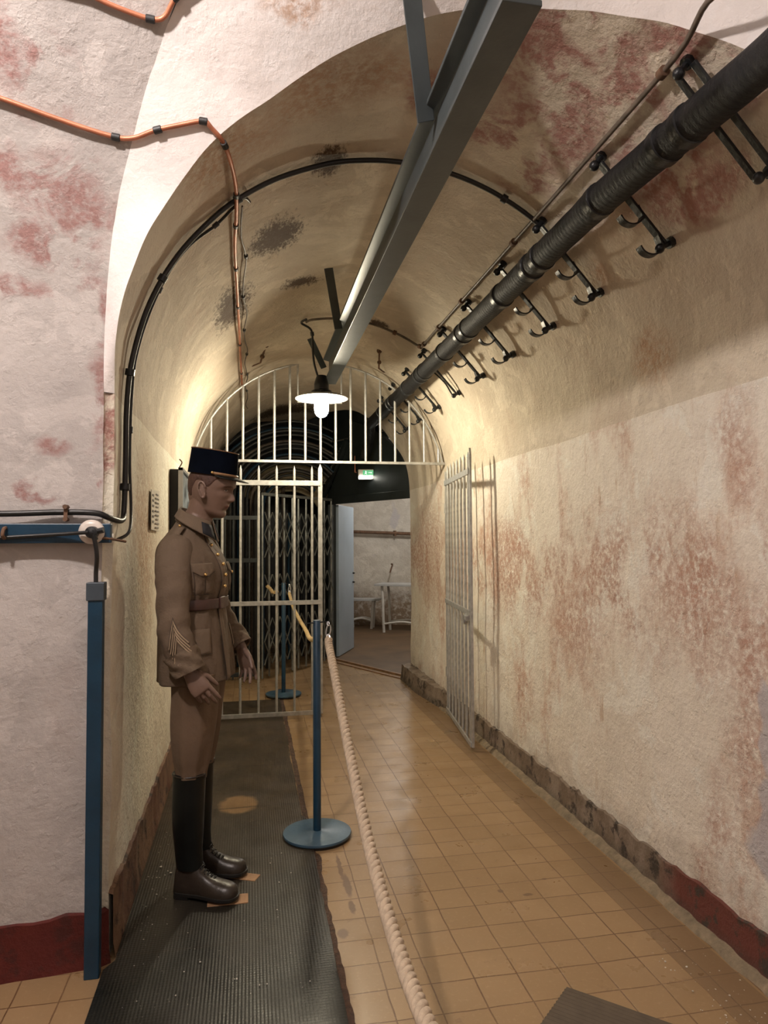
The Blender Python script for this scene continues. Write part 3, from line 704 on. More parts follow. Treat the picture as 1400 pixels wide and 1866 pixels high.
# bracket: local frame at y = 0
def bracket(kind):
    t = thing('hook_bracket', (1.36, 0, 2.60), None, None)
    def P(th, r): a = math.radians(th); return V((CX+r*math.cos(a), 0, CZ+r*math.sin(a)))
    bars = (-.0,) if kind != 'twin' else (-.035, .035)
    for dy in bars:
        o_ = V((0, dy, 0))
        MB().bar(P(52, 1.036)+o_, P(31.5, 1.036)+o_, .032 if kind == 'hooks' else .022, .010, (0, 1, 0)).build('bar', M['blackmetal'], t, False, .002)
    if kind == 'loop':
        MB().tube(spline([P(46, 1.01)+V((0, .05, 0)), P(38, 1.03)+V((0, .06, 0)), P(33, 1.02)+V((0, .04, 0)), P(31.5, 1.005)], 5), .006, 8).build('wire_loop', M['blackmetal'], t)
    if kind == 'hooks':
        for th in (39.0, 31.8):
            a = P(th, 1.03); tt = math.radians(th); tan = V((math.sin(tt), 0, -math.cos(tt))); inn = V((-math.cos(tt), 0, -math.sin(tt)))
            r_ = .047; b = a+inn*.006-tan*.03
            c = a+V((-r_*1.02, 0, -.004))
            arc = [b, a+inn*.010]+[c+V((r_*math.cos(q), 0, r_*math.sin(q))) for q in [math.radians(x) for x in (-12, -30, -50, -70, -90, -112, -135, -158)]]
            arc = spline(arc, 3)
            mb = MB(); rows = []
            for k, p in enumerate(arc):
                d = (arc[min(k+1, len(arc)-1)]-arc[max(k-1, 0)]).normalized(); nn = V((0, 1, 0)).cross(d)*.003
                rows.append([p+V((0, -.016, 0))-nn, p+V((0, .016, 0))-nn, p+V((0, .016, 0))+nn, p+V((0, -.016, 0))+nn])
            mb.loft(rows); mb.build('hook', M['blackmetal'], t, bevel=0)
    for th in (52.5, 31):
        mb = MB().tube([P(th, 1.012), P(th, 1.075)], .010, 8); mb.sphere(P(th, 1.012), .018, 7); mb.tube([P(th, 1.050), P(th, 1.075)], .020, 8)
        mb.build('anchor_bolt', M['blackmetal'], t)
    return t
br_h, br_t, br_l = bracket('hooks'), bracket('twin'), bracket('loop')
LB = ['twin barred bracket without hooks under the pipe, nearest the camera', 'hook bracket nearest the camera, first under the black pipe with two curled hooks',
      'second hook bracket from the camera under the black pipe', 'third hook bracket from the camera under the black pipe', 'fourth hook bracket from the camera under the black pipe',
      'fifth hook bracket from the camera, just before the wire loop bracket', 'bracket with a thin wire loop and no hooks under the black pipe', 'hook bracket just beyond the wire loop bracket, near the grille',
      'hook bracket seen through the right end of the arched grille', 'farthest hook bracket, behind the arched grille near the pipe end']
used = set()
for i, y in enumerate(YB):
    src = br_t if i == 0 else br_l if i == 6 else br_h
    o = src if src not in used else copy_tree(src); used.add(src)
    o.location = (1.36, y, 2.60); tag(o, LB[i], 'bracket', 'brackets along the black pipe')

# ------------------------------------------------------------------ cables
def cable(name, pts, r, m, label, cat, clips=(), seg_=6, cm=None, cr=1.7, group=None, clipname='clip'):
    P = spline(pts, seg_); mid = P[len(P)//2]
    t = thing(name, mid, label, cat, group)
    MB().tube(P, r, 10).build('run', m, t)
    proto = None
    for c in clips:
        f = c*(len(P)-1); k = min(int(f), len(P)-2); p = P[k].lerp(P[k+1], f-k); d = (P[k+1]-P[k]).normalized()
        MB().tube([p-d*.014, p-d*.012, p+d*.012, p+d*.014], [r*1.1, r*cr, r*cr, r*1.1], 10).build(clipname, cm or M['clip'], t)
    return t
def va(th, y, r=R-.022): return vpt(th, y, r)
# big cable hooping the vault from the corner to the hook bracket
hoop = [V((-1.4, 2.49, 1.54)), V((-1.1, 2.51, 1.545)), V((-.80, 2.535, 1.548)), V((-.65, 2.56, 1.554)), V((-.53, 2.57, 1.552)), V((-.485, 2.60, 1.535)), V((-.464, 2.70, 1.53)), V((-.466, 2.76, 1.57)), V((-.466, 2.785, 1.74)), V((-.464, 2.79, 1.98))]
hoop += [va(a, 2.78) for a in (170, 158, 146, 134, 126, 117, 106, 98, 90, 82, 74, 66, 58, 52)]
cable('hoop_cable', hoop, .0105, M['cable'], 'thick black cable hooping over the vault from the left corner', 'cable', (.02, .33, .42, .5, .60, .80, .93), cm=M['blackmetal'])
h2 = [V((-.47, 2.66, 1.46)), V((-.44, 2.72, 1.49)), V((-.452, 2.83, 1.58)), V((-.46, 2.84, 1.75)), V((-.458, 2.85, 1.98))]+[va(a, 2.83+.03*math.sin(a)) for a in (170, 160, 150, 142, 134, 129)]+[va(126, 2.80), va(124.5, 2.86)]
cable('thin_cable', h2, .006, M['cable'], 'thin black cable running beside the thick hooping cable on the left', 'cable', (.3, .55, .75))
# thin wires along the crown side
w1 = [V((1.52, 1.30, 2.60)), V((1.33, 1.42, 2.83)), va(56, 1.54), va(54.5, 1.745)]+[va(54.3, y) for y in (2.2, 2.75, 3.2, 3.8, 4.4, 4.72)]+[va(55, 4.80), va(60, 4.82), va(66, 4.83), va(76, 4.84), va(88, 4.86), va(98, 4.88), va(101, 4.92)]
cable('line_wire', w1, .0085, M['cable2'], 'thin dark wire running above the fat pipe then across the vault', 'wire', (.10, .2, .35, .44, .49, .56, .62, .75), cm=M['rust'], cr=2.0)
w2 = [va(101, 4.86, R-.02), va(103, 4.90, R-.03), V((.43, 4.95, 2.96)), V((.445, 5.02, 2.86)), V((.46, 5.06, 2.75)), V((.49, 5.09, 2.66))]
cable('lamp_cable', w2, .008, M['cable'], 'black flex looping down from the vault to the hanging lamp', 'cable', (.45,))
w3 = [V((.40, 5.12, 2.74)), V((.44, 5.10, 2.68)), V((.48, 5.10, 2.665))]
# copper pipes
c1 = [V((-1.15, 2.22, 2.885)), V((-.80, 2.285, 2.835)), V((-.616, 2.32, 2.80)), V((-.455, 2.335, 2.768)), V((-.385, 2.325, 2.762)), V((-.31, 2.31, 2.785)), V((-.23, 2.29, 2.80)), V((-.155, 2.262, 2.805)), V((-.128, 2.27, 2.79)), va(130, 2.36), va(128.6, 2.6, R-.034), va(128.6, 2.85, R-.034)]
c1 += [va(129, y) for y in (3.2, 3.7, 4.2, 4.8, 5.4, 6.1, 6.8, 7.5)]
c1 = [snap(p, .0125) for p in c1[:9]]+c1[9:]
cable('copper_pipe', c1, .0078, M['copper'], 'orange copper pipe crossing from the left wall and running along the vault', 'pipe', (.17, .27, .37, .47, .55, .60, .66, .72, .79, .86, .93), cr=1.5)
c2 = [V((-.62, 2.095, 3.07)), V((-.50, 2.10, 3.055)), V((-.415, 2.115, 3.038)), V((-.33, 2.125, 3.022)), V((-.285, 2.12, 3.012)), V((-.255, 2.11, 3.02)), V((-.20, 2.08, 3.055)), V((-.13, 2.03, 3.09)), V((.02, 1.95, 3.15))]
c2 = [snap(p, .012) for p in c2]
cable('copper_pipe', c2, .0075, M['copper'], 'short orange copper pipe bending across the top left corner', 'pipe', (.45, .74), cr=1.5)
# thin rusty wire pair beside the copper run
w4 = [va(126.5, 2.86)]+[va(126.3+.8*math.sin(k*2.2), 2.86+.28*k, R-.02) for k in range(1, 17)]
cable('slack_wire', w4, .004, M['cable2'], 'slack thin wire hanging beside the copper pipe run', 'wire', (.12, .24, .38, .52, .66, .8), cr=2.6)
# small bracket irons above the grille
for (p, lab) in (((.06, 5.60, 2.945), 'small rusty vault iron above the left part of the arched grille'), ((1.07, 5.60, 2.94), 'small rusty vault iron above the right part of the arched grille')):
    s_ = -1 if p[0] < .5 else 1; c = V(p)
    mb = MB().bar(c+V((-s_*.06, -.2, .02)), c+V((-s_*.02, .04, -.06)), .014, .006, (1, 0, 0)); mb.sphere(c+V((-s_*.06, -.2, .02)), .022, 6); mb.sphere(c+V((-s_*.035, -.06, -.035)), .018, 6); mb.bar(c+V((-s_*.02, .04, -.06)), c+V((s_*.05, .17, -.06)), .012, .006, (1, 0, 0))
    tag(mb.build('vault_iron', M['rust'], loc=c), lab, 'bracket', 'vault irons by the grille')

# ------------------------------------------------------------------ hanging lamp
lp = thing('hanging_lamp', (.515, 5.08, 2.65), 'lit pendant lamp with white enamel shade hanging below the beam end', 'lamp')
LX, LY = .515, 5.08
MB().lathe([(.0, 2.665), (.035, 2.665), (.04, 2.65), (.05, 2.62), (.055, 2.60), (.055, 2.56), (.075, 2.55), (.078, 2.535), (0, 2.535)], (LX, LY, 0), 28).build('fitting', M['blackmetal'], lp)
MB().lathe([(.06, 2.535), (.10, 2.530), (.15, 2.518), (.188, 2.500), (.192, 2.494), (.186, 2.497), (.15, 2.512), (.10, 2.524), (.05, 2.527)], (LX, LY, 0), 48).build('shade', M['enamel'], lp)
MB().lathe([(.050, 2.53), (.053, 2.50), (.053, 2.42), (.048, 2.39), (.036, 2.37), (.018, 2.358), (.002, 2.355)], (LX, LY, 0), 28).build('glass_globe', M['globe'], lp)

# ------------------------------------------------------------------ arched grille and the two gate leaves
YG = 5.8
gr = thing('arched_grille', (.585, YG, 2.11), 'pale grey arched barred grille filling the top of the gateway', 'grille')
RG = 1.075; ZG = 1.87
gzt = lambda x: ZG+math.sqrt(max(0, RG*RG-(x-.59)**2))
MB().bar((-.44, YG, 2.11), (1.655, YG, 2.11), .022, .022).build('bottom_rail', M['galv'], gr, False, .002)
def arcp(x0, x1, n_=22): return [V((x, YG, gzt(x))) for x in [lerp(x0, x1, i/n_) for i in range(n_+1)]]
a0 = math.asin((2.11-ZG)/RG)
left = [V((.59-RG*math.cos(a), YG, ZG+RG*math.sin(a))) for a in [lerp(a0, math.acos((.59-.391)/RG), i/26) for i in range(27)]]
right = [V((1.18-p.x, YG, p.z)) for p in left]; right = [p for p in right if p.x > .756]+[V((.756, YG, gzt(.756)))]
path = left+[V((.391, YG, 2.61)), V((.756, YG, 2.61))]+right[::-1]
MB().tube(path, .0095, 8).build('arch_frame', M['galv'], gr)
for k in range(-8, 9):
    x = .58+.1275*k; zt = 2.61 if abs(k) <= 1 else gzt(x)
    MB().tube([(x, YG, 2.11), (x, YG, zt)], .0105, 10).build('grille_bar', M['galv'], gr)
def leaf(name, sgn, label):
    """local frame: hinge at origin, leaf extends along +x; sgn only mirrors the lock side"""
    t = thing(name, (0, 0, 0), label, 'gate', 'barred gate leaves')
    W = 1.045
    MB().bar((0, 0, .03), (0, 0, 2.03), .035, .014, (1, 0, 0)).build('hinge_post', M['galv'], t, False, .002, world=False)
    mb = MB().bar((W, 0, .03), (W, 0, 2.05), .036, .016, (1, 0, 0)); mb.prism([(W-.018, -.008, 2.05), (W+.018, -.008, 2.05), (W, -.008, 2.095)], (0, .016, 0))
    mb.build('lock_post', M['galv'], t, False, .002, world=False)
    for z, h in ((1.93, .042), (.945, .036), (.045, .035)):
        MB().bar((0, -.012, z), (W, -.012, z), h, .010, (0, 0, 1)).build('cross_rail', M['galv'], t, False, .002, world=False)
    n_ = 7; proto = None
    for k in range(n_):
        x = W-.065-.1475*k if k else W-.075
        x = W-.068-.1455*k
        if x < .03: continue
        if proto is None:
            mb = MB().tube([(0, 0, .04), (0, 0, 2.04)], .0105, 10); mb.tube([(0, 0, 2.04), (0, 0, 2.075)], [.0105, .001], 10)
            proto = mb.build('gate_bar', M['galv'], t, world=False); b = proto
        else: b = proto.copy(); COL.objects.link(b); b.parent = t
        b.location = (x, .0, 0)
    for z in (1.72, .35):
        MB().lathe([(0, -.04), (.014, -.04), (.014, .04), (0, .04)], (-.014, 0, z), 10).build('hinge', M['galv'], t, world=False)
    return t
g1 = leaf('barred_gate', 1, 'closed barred gate leaf behind the mannequin, between the left wall and stanchion'); g1.location = (-.470, YG, 0)
g2 = leaf('barred_gate', -1, 'open barred gate leaf folded back near the right wall, with hanging padlock')
hg = V((1.628, 5.68, 0)); tip = V((1.503, 4.614, 0)); g2.location = hg; g2.rotation_euler = (0, 0, math.atan2(tip.y-hg.y, tip.x-hg.x))
mb = MB().lathe([(0, -.012), (.02, -.012), (.022, 0), (.02, .012), (0, .012)], (.93, -.02, .875), 16, 'Y'); mb.tube([V((.93+.014*math.cos(a), -.02, .90+.03*math.sin(a))) for a in [PI*k/10 for k in range(11)]], .004, 8)
pl = mb.build('padlock', M['alu'], g2, world=False); 
MB().box((.965, -.02, .905), (.09, .03, .035)).build('lock_plate', M['galv'], g2, False, .003, world=False)

# ------------------------------------------------------------------ stanchions and rope
def stanchion(loc, h, label):
    t = thing('rope_stanchion', loc, label, 'stanchion', 'blue rope stanchions')
    MB().lathe([(0, 0), (.160, 0), (.163, .004), (.163, .014), (0, .014)], (0, 0, 0), 48).build('rubber_foot', M['sole'], t, world=False)
    MB().lathe([(0, .014), (.166, .014), (.168, .020), (.166, .026), (.03, .030), (.023, .034), (0, .034)], (0, 0, 0), 48).build('base_disc', M['bluedisc'], t, world=False)
    MB().lathe([(0, .03), (.0195, .03), (.0195, h-.002), (.018, h), (0, h)], (0, 0, 0), 24).build('pole', M['blue'], t, world=False)
    mb = MB()
    ringp = [(.055*math.cos(a)*1.0, .012*math.sin(a)-.0, h-.012+.004*math.cos(a)) for a in [2*PI*k/20 for k in range(21)]]
    mb.tube(ringp, .0022, 6); mb.build('wire_ring', M['blackmetal'], t, world=False)
    return t
SY = 3.484
st = stanchion((.327, SY, 0), 1.057, 'blue rope stanchion standing in front at the edge of the mat')
s2 = copy_tree(st); s2.location = (.313, 6.67, 0); s2['label'] = 'far blue rope stanchion behind the closed barred gate'
def carabiner(c, label, tilt=0.15):
    c = V(c); mb = MB()
    loop = [c+V((.011*math.cos(a)+tilt*.03*math.sin(a), .004*math.sin(a), .028*math.sin(a)-.03)) for a in [2*PI*k/24 for k in range(25)]]
    mb.tube(loop, .0032, 8)
    loop = [c+V((.005*math.cos(a), .004*math.sin(a), .010*math.sin(a)+.004)) for a in [2*PI*k/16 for k in range(17)]]
    mb.tube(loop, .0025, 6)
    loop = [c+V((.008*math.cos(a), .01*math.sin(a)-.01, .018*math.sin(a)-.068)) for a in [2*PI*k/16 for k in range(17)]]
    mb.tube(loop, .005, 6)
    tag(mb.build('carabiner', M['alu'], loc=c), label, 'carabiner', 'rope carabiners')
carabiner((.383, SY-.01, 1.035), 'steel carabiner holding the rope end on the front stanchion')
carabiner((.368, 6.66, 1.03), 'steel carabiner on the far stanchion behind the gate')
def twisted(path, R0, rs, pitch, m, name, label, n_=8, step=.006):
    P = spline(path, 40); # arc-length resample
    L_ = [0]
    for a, b in zip(P, P[1:]): L_.append(L_[-1]+(b-a).length)
    N = int(L_[-1]/step); Q = []; k = 0
    for i in range(N+1):
        s_ = L_[-1]*i/N
        while k < len(L_)-2 and L_[k+1] < s_: k += 1
        Q.append(P[k].lerp(P[k+1], (s_-L_[k])/max(1e-9, L_[k+1]-L_[k])))
    x = (Q[1]-Q[0]).orthogonal().normalized(); fr = []
    for i in range(N+1):
        d = (Q[min(i+1, N)]-Q[max(i-1, 0)]).normalized(); x = (x-d*x.dot(d)).normalized(); fr.append((x.copy(), d.cross(x)))
    mb = MB()
    for s3 in range(3):
        pts = []
        for i in range(N+1):
            a = 2*PI*(L_[-1]*i/N)/pitch+2*PI*s3/3
            pts.append(Q[i]+(fr[i][0]*math.cos(a)+fr[i][1]*math.sin(a))*R0)
        mb.tube(pts, rs, n_)
    mid = Q[len(Q)//2]
    o = mb.build(name, m, loc=mid); tag(o, label, 'rope', 'barrier ropes'); return o
twisted([(.384, 3.462, .965), (.378, 3.40, .945), (.368, 3.10, .868), (.358, 2.60, .70), (.350, 2.13, .558), (.342, 1.70, .50), (.335, 1.35, .522), (.33, 1.0, .60), (.33, .5, .80)], .0100, .0098, .085, M['rope'], 'barrier_rope', 'thick twisted hemp rope sagging from the front stanchion towards the camera', 10)
twisted([(.366, 6.65, .96), (.385, 6.4, .86), (.415, 6.0, .785), (.43, 5.5, .755), (.40, 4.8, .79), (.36, 4.0, .89), (.34, 3.52, .97)], .0075, .0085, .10, M['ropegold'], 'barrier_rope', 'golden rope sagging through the gate between the two stanchions', 8, .012)
twisted([(.26, 6.68, .98), (.22, 6.70, .965), (.19, 6.74, 1.0), (.165, 6.8, 1.02)], .0085, .0095, .10, M['ropegold'], 'barrier_rope', 'short golden rope end left of the far stanchion', 8, .012)

# ------------------------------------------------------------------ left foreground: blue post, wall rail, junction
ps = thing('blue_post', (-.515, 2.535, 0), 'tall square blue post standing at the left wall corner', 'post')
MB().box((-.515, 2.535, .63), (.048, .04, 1.26)).build('shaft', M['blue'], ps, False, .003)
MB().box((-.515, 2.535, 1.283), (.058, .050, .062)).build('cap', M['cap'], ps, False, .003)
rail = thing('wall_rail', (-1.5, 2.54, 1.48), 'blue painted board fixed along the left wall above the post', 'rail')
x0 = -.475
mb = MB(); yy = lambda x: 2.585-.10*max(0, (-x-.51))
mb.prism([V((x0, yy(x0), 1.448)), V((-2.6, yy(-2.6), 1.448)), V((-2.6, yy(-2.6), 1.515)), V((x0, yy(x0), 1.515))], (0, -.030, 0))
mb.build('board', M['blue'], rail, False, .003)
mb = MB().tube(spline([(-.80, 2.52, 1.50), (-.80, 2.50, 1.495), (-.80, 2.49, 1.475), (-.80, 2.51, 1.465)], 4), .006, 8); mb.build('hook', M['rust'], rail)
jb = thing('junction_box', (-.535, 2.55, 1.483), 'round white porcelain junction box on the end of the blue rail', 'junction box')
MB().lathe([(0, 0), (.042, 0), (.042, .014), (.036, .022), (.026, .026), (0, .026)], (-.535, 2.553, 1.486), 28, 'Y').build('porcelain_base', M['porcelain'], jb)
mb = MB().lathe([(0, .02), (.022, .02), (.020, .05), (0, .055)], (-.528, 2.553, 1.484), 20, 'Y'); mb.tube([(-.515, 2.52, 1.487), (-.49, 2.515, 1.492)], .010, 8); mb.tube([(-.522, 2.505, 1.478), (-.515, 2.51, 1.458)], .010, 8)
mb.build('cap', M['blackmetal'], jb)
cable('rail_cable', [(-.90, 2.495, 1.462), (-.80, 2.515, 1.468), (-.70, 2.525, 1.474), (-.60, 2.520, 1.480), (-.535, 2.503, 1.484)], .0065, M['cable'], 'black cable running along the blue rail into the junction box', 'cable')
cable('drop_cable', [(-.518, 2.505, 1.466), (-.512, 2.508, 1.43), (-.510, 2.512, 1.40), (-.514, 2.525, 1.37), (-.517, 2.533, 1.345), (-.517, 2.535, 1.312)], .0075, M['cable'], 'short black cable dropping from the junction box into the blue post', 'cable')
o = MB().tube([(-.53, 2.53, 1.468), (-.475, 2.56, 1.462), (-.432, 2.60, 1.452)], .0045, 8); tag(o.build('brass_rod', M['rust'], loc=(-.48, 2.56, 1.46)), 'thin brownish rod poking right from the junction box', 'rod')
o = MB().tube([(-.62, 2.57, 1.572), (-.62, 2.535, 1.572)], .008, 8).tube([(-.62, 2.57, 1.530), (-.62, 2.54, 1.530)], .008, 8).box((-.62, 2.548, 1.552), (.012, .006, .05))
tag(o.build('cable_clamp', M['rust'], loc=(-.62, 2.55, 1.55)), 'small corroded clamp on the horizontal black cable', 'clamp')

# notice and framed panels on the left wall
nt = thing('paper_notice', (XL+.012, 3.66, 1.61), 'aged paper notice with grey print stuck on the left wall', 'notice')
MB().prism([V((XL+.008, 3.52, 1.705)), V((XL+.012, 3.80, 1.715)), V((XL+.010, 3.80, 1.505)), V((XL+.008, 3.53, 1.51))], (.003, 0, 0)).build('sheet', M['paper'], nt, False)
mb = MB()
for k in range(9): mb.box((XL+.016, 3.70, 1.69-.021*k), (.002, .13 if k % 3 else .08, .006))
for k in range(6): mb.box((XL+.013, 3.575, 1.68-.026*k), (.002, .05, .010))
mb.build('print', M['ink'], nt, False)
fp = thing('framed_panel', (XL+.05, 4.65, 1.65), 'glazed picture panel standing off the left wall behind the mannequin', 'panel')
MB().box((XL+.03, 4.66, 1.68), (.05, .60, .42)).build('backing', M['darkframe'], fp, False, .003)
MB().box((XL+.062, 4.66, 1.68), (.014, .58, .40)).build('picture', M['poster'], fp, False)
mb = MB()
for y in (4.36, 4.96): mb.box((XL+.068, y, 1.68), (.028, .02, .44))
for z in (1.89, 1.47): mb.box((XL+.068, 4.66, z), (.028, .62, .02))
mb.build('frame', M['alu'], fp, False, .002)
MB().tube(spline([(XL+.06, 4.36, 1.90), (XL+.075, 4.36, 1.93), (XL+.06, 4.36, 1.95)], 4), .004, 6).build('hook', M['rust'], fp)

# ------------------------------------------------------------------ floor mat, board, flakes
mb = MB(); rows = []
yv = [.6+.05*i for i in range(119)]
def edge(y):
    e = .292+.010*noise.noise(V((0, y*2.0, 3)))+.006*noise.noise(V((0, y*11, 1)))
    return e if y < 3.72 else e-.022
top_ = [[V((x, y, .009+.002*noise.noise(V((x*4, y*3, 0))))) for x in [lerp(-.455-.03*(y < 2.6)*1.0, edge(y), i/24) for i in range(25)]] for y in yv]
mb.grid(top_); mb.grid([[V(r[-1]) for r in top_], [V((r[-1].x+.003, r[-1].y, -.002)) for r in top_]]); mb.grid([[V(r[0]) for r in top_], [V((r[0].x-.003, r[0].y, -.002)) for r in top_]])
o = mb.build('floor_mat', M['mat'], fixn=False); tag(o, 'long dark ribbed rubber mat along the left side of the tunnel floor', 'mat')
# broken mortar between mat and tiles
mb = MB(); a_ = []; b_ = []
for i in range(200):
    y = 1.0+.03*i
    wd = .012+.022*max(0, noise.noise(V((0, y*4.5, 9)))+.15)+.012*noise.noise(V((0, y*14, 2)))
    if y > 3.3: wd *= .35
    a_.append(V((.275, y, .0025))); b_.append(V((.298+max(.002, wd), y, .0018)))
mb.grid([a_, b_]); tag(mb.build('trim_7', simple('broken_grout', (.06, .03, .016), .8, 0, .5, 30, .8, 60, .01), fixn=False), kind='structure')
bd = thing('floor_board', (1.02, 1.90, 0), 'grey brown ribbed board lying on the tiles at the bottom edge', 'board')
cA, cB, cC = V((.80, 1.96, 0)), V((1.005, 2.155, 0)), V((1.27, 1.90, 0)); cD = cA+(cC-cB)
MB().prism([cA, cB, cC, cD], (0, 0, .012)).build('panel', M['board'], bd, False, .003)
mb = MB()
for k in range(1, 16):
    t_ = k/16; mb.bar(cA.lerp(cB, t_)+V((0, 0, .0115)), cD.lerp(cC, t_)+V((0, 0, .0115)), .006, .002, (1, 1, 0))
mb.build('rib', M['board'], bd, False)
mb = MB()
for k in range(230):
    if k < 110: x, y = random.uniform(-.44, -.18)-.0, random.gauss(3.2, .35)
    elif k < 190: x, y = random.uniform(XR-.30, XR-.06), random.uniform(1.75, 2.3)
    else: x, y = random.uniform(-.40, .2), random.uniform(2.3, 3.6)
    s_ = random.uniform(.0008, .0035) * (2.0 if random.random() < .06 else 1)
    if -.33 < x < .08 and 2.8 < y < 3.35: continue
    z0 = .0125 if x < .3 else .003
    mb.prism([V((x+s_*math.cos(a)*random.uniform(.6, 1.3), y+s_*math.sin(a)*random.uniform(.6, 1.3), z0)) for a in [2*PI*j/5 for j in range(5)]], (0, 0, s_*.5))
o = mb.build('paint_flakes', M['debris'], smooth=False, loc=(0, 2.8, .01)); tag(o, 'white paint flakes scattered on the mat and along the right wall', 'flakes', kind='stuff')

# ------------------------------------------------------------------ the mannequin
MA = math.radians(-20); ML = (-.252, 3.10, .0105)
mq = thing('mannequin', ML, 'soldier mannequin in khaki tunic, dark kepi and tall black boots on the mat', 'mannequin', rz=MA)
def mesh_of(mb, name='tmp'):
    o = mb.build(name, M['skin'], fixn=True); return o
# head slices: z -> (front x, back x, half width), relative to HX
HS = [(1.552, (.040, .008, .012)), (1.556, (.050, -.004, .024)), (1.564, (.056, -.020, .035)), (1.574, (.0575, -.036, .044)), (1.585, (.056, -.052, .050)), (1.601, (.0615, -.066, .055)), (1.615, (.0675, -.083, .060)),
      (1.636, (.071, -.098, .066)), (1.655, (.0745, -.106, .0705)), (1.677, (.076, -.112, .074)), (1.695, (.0865, -.114, .0755)), (1.715, (.089, -.114, .0765)), (1.740, (.086, -.109, .075)), (1.760, (.070, -.094, .064)), (1.774, (.042, -.060, .042)), (1.779, (.006, -.02, .012))]
def g_(x, s): return math.exp(-(x/s)**2)
NOSE = [(1.616, 0), (1.622, .001), (1.627, .010), (1.632, .0195), (1.638, .0235), (1.644, .0225), (1.652, .0175), (1.664, .0115), (1.676, .0075), (1.686, .004), (1.696, 0)]
TA = math.radians(5)
def hT(p):
    x, y, z = p[0]-HX, p[1], (1.552+(p[2]-1.552)*.94)-1.60
    return V((HX+x*math.cos(TA)+z*math.sin(TA), y, 1.60+z*math.cos(TA)-x*math.sin(TA)-.010))
def head_pt(z, ph, off=0.0, feat=True):
    f, b, w_ = interp(HS, z)
    cx = (f+b)/2; a = (f-b)/2
    c, s_ = math.cos(ph), math.sin(ph)
    e = .88
    x = cx+a*math.copysign(abs(c)**e, c); y = w_*math.copysign(abs(s_)**(.92 if c < 0 else .98), s_)
    if feat and c > 0:
        k = min(1, c*2.5)
        x += interp(NOSE, z)*g_(y, .0075+.006*g_(z-1.633, .010))*k
        ay = abs(y)
        x -= .0105*g_(ay-.030, .017)*g_(z-1.680, .0115)*k
        x += .0055*g_(ay-.031, .009)*g_(z-1.679, .006)*k
        x += .0035*g_(ay-.028, .020)*g_(z-1.697, .006)*k
        x += (.0055*g_(z-1.6085, .0042)*g_(y, .017)+.0050*g_(z-1.5985, .0046)*g_(y, .015)-.003*g_(z-1.6030, .0018)*g_(y, .022)-.004*g_(z-1.588, .006)*g_(y, .02))*k
        x -= .0015*g_(y, .003)*g_(z-1.617, .004)
        x += .0035*g_(ay-.045, .014)*g_(z-1.652, .014)
        x -= .003*g_(ay-.038, .014)*g_(z-1.615, .016)
    p = V((HX+x, y, z))
    if off: p += V((c*off, s_*off, 0))
    return hT(p)
parts = []
NPH = 128
zz = [1.552+(1.779-1.552)*i/150 for i in range(151)]
mb = MB().loft([[head_pt(z, 2*PI*k/NPH) for k in range(NPH)] for z in zz])
# neck, trunk, legs
mb.tube(spline([(-.01, 0, 1.44), (.018, 0, 1.50), (.045, 0, 1.56), (.062, 0, 1.62)], 5), [.068]*5+[.061]*5+[.057]*6, 28, round_=True)
mb.tube([(HX-.055, 0, 1.64), (HX-.03, 0, 1.58), (HX+.0, 0, 1.573)], [.055, .045, .034], 20, round_=True)
tr = [(.86, (.02, .10, .145)), (1.0, (.01, .105, .15)), (1.12, (.0, .095, .135)), (1.28, (0, .10, .15)), (1.38, (-.005, .095, .165)), (1.43, (-.008, .07, .13)), (1.46, (-.008, .05, .07))]
mb.loft([[V((c_[0]+c_[1]*math.cos(2*PI*k/32), c_[2]*math.sin(2*PI*k/32), z)) for k in range(32)] for z, c_ in [(lerp(.86, 1.46, i/20), interp(tr, lerp(.86, 1.46, i/20))) for i in range(21)]])
ARM = {-1: [(.008, -.160, 1.39), (.020, -.196, 1.27), (.036, -.225, 1.11), (.068, -.232, 1.01), (.100, -.228, .940)],
       1: [(-.01, .165, 1.395), (.0, .21, 1.27), (.02, .245, 1.13), (.075, .240, 1.03), (.135, .225, .965)]}
LEG = {-1: (.052, -.092), 1: (.010, .092)}
for s_ in (-1, 1):
    mb.tube(spline(ARM[s_], 5), [lerp(.047, .026, i/20) for i in range(21)], 20, round_=True)
    lx, ly = LEG[s_]
    mb.tube([(lx, ly*.9, .90), (lx+.01, ly, .68), (lx+.005, ly, .50), (lx-.01, ly, .32), (lx-.012, ly, .10)], [.074, .062, .046, .042, .028], 20, round_=True)
    mb.tube([(lx-.02, ly, .060), (lx+.07, ly*1.03, .050), (lx+.145, ly*1.06, .043)], [.026, .023, .018], 16, round_=True)
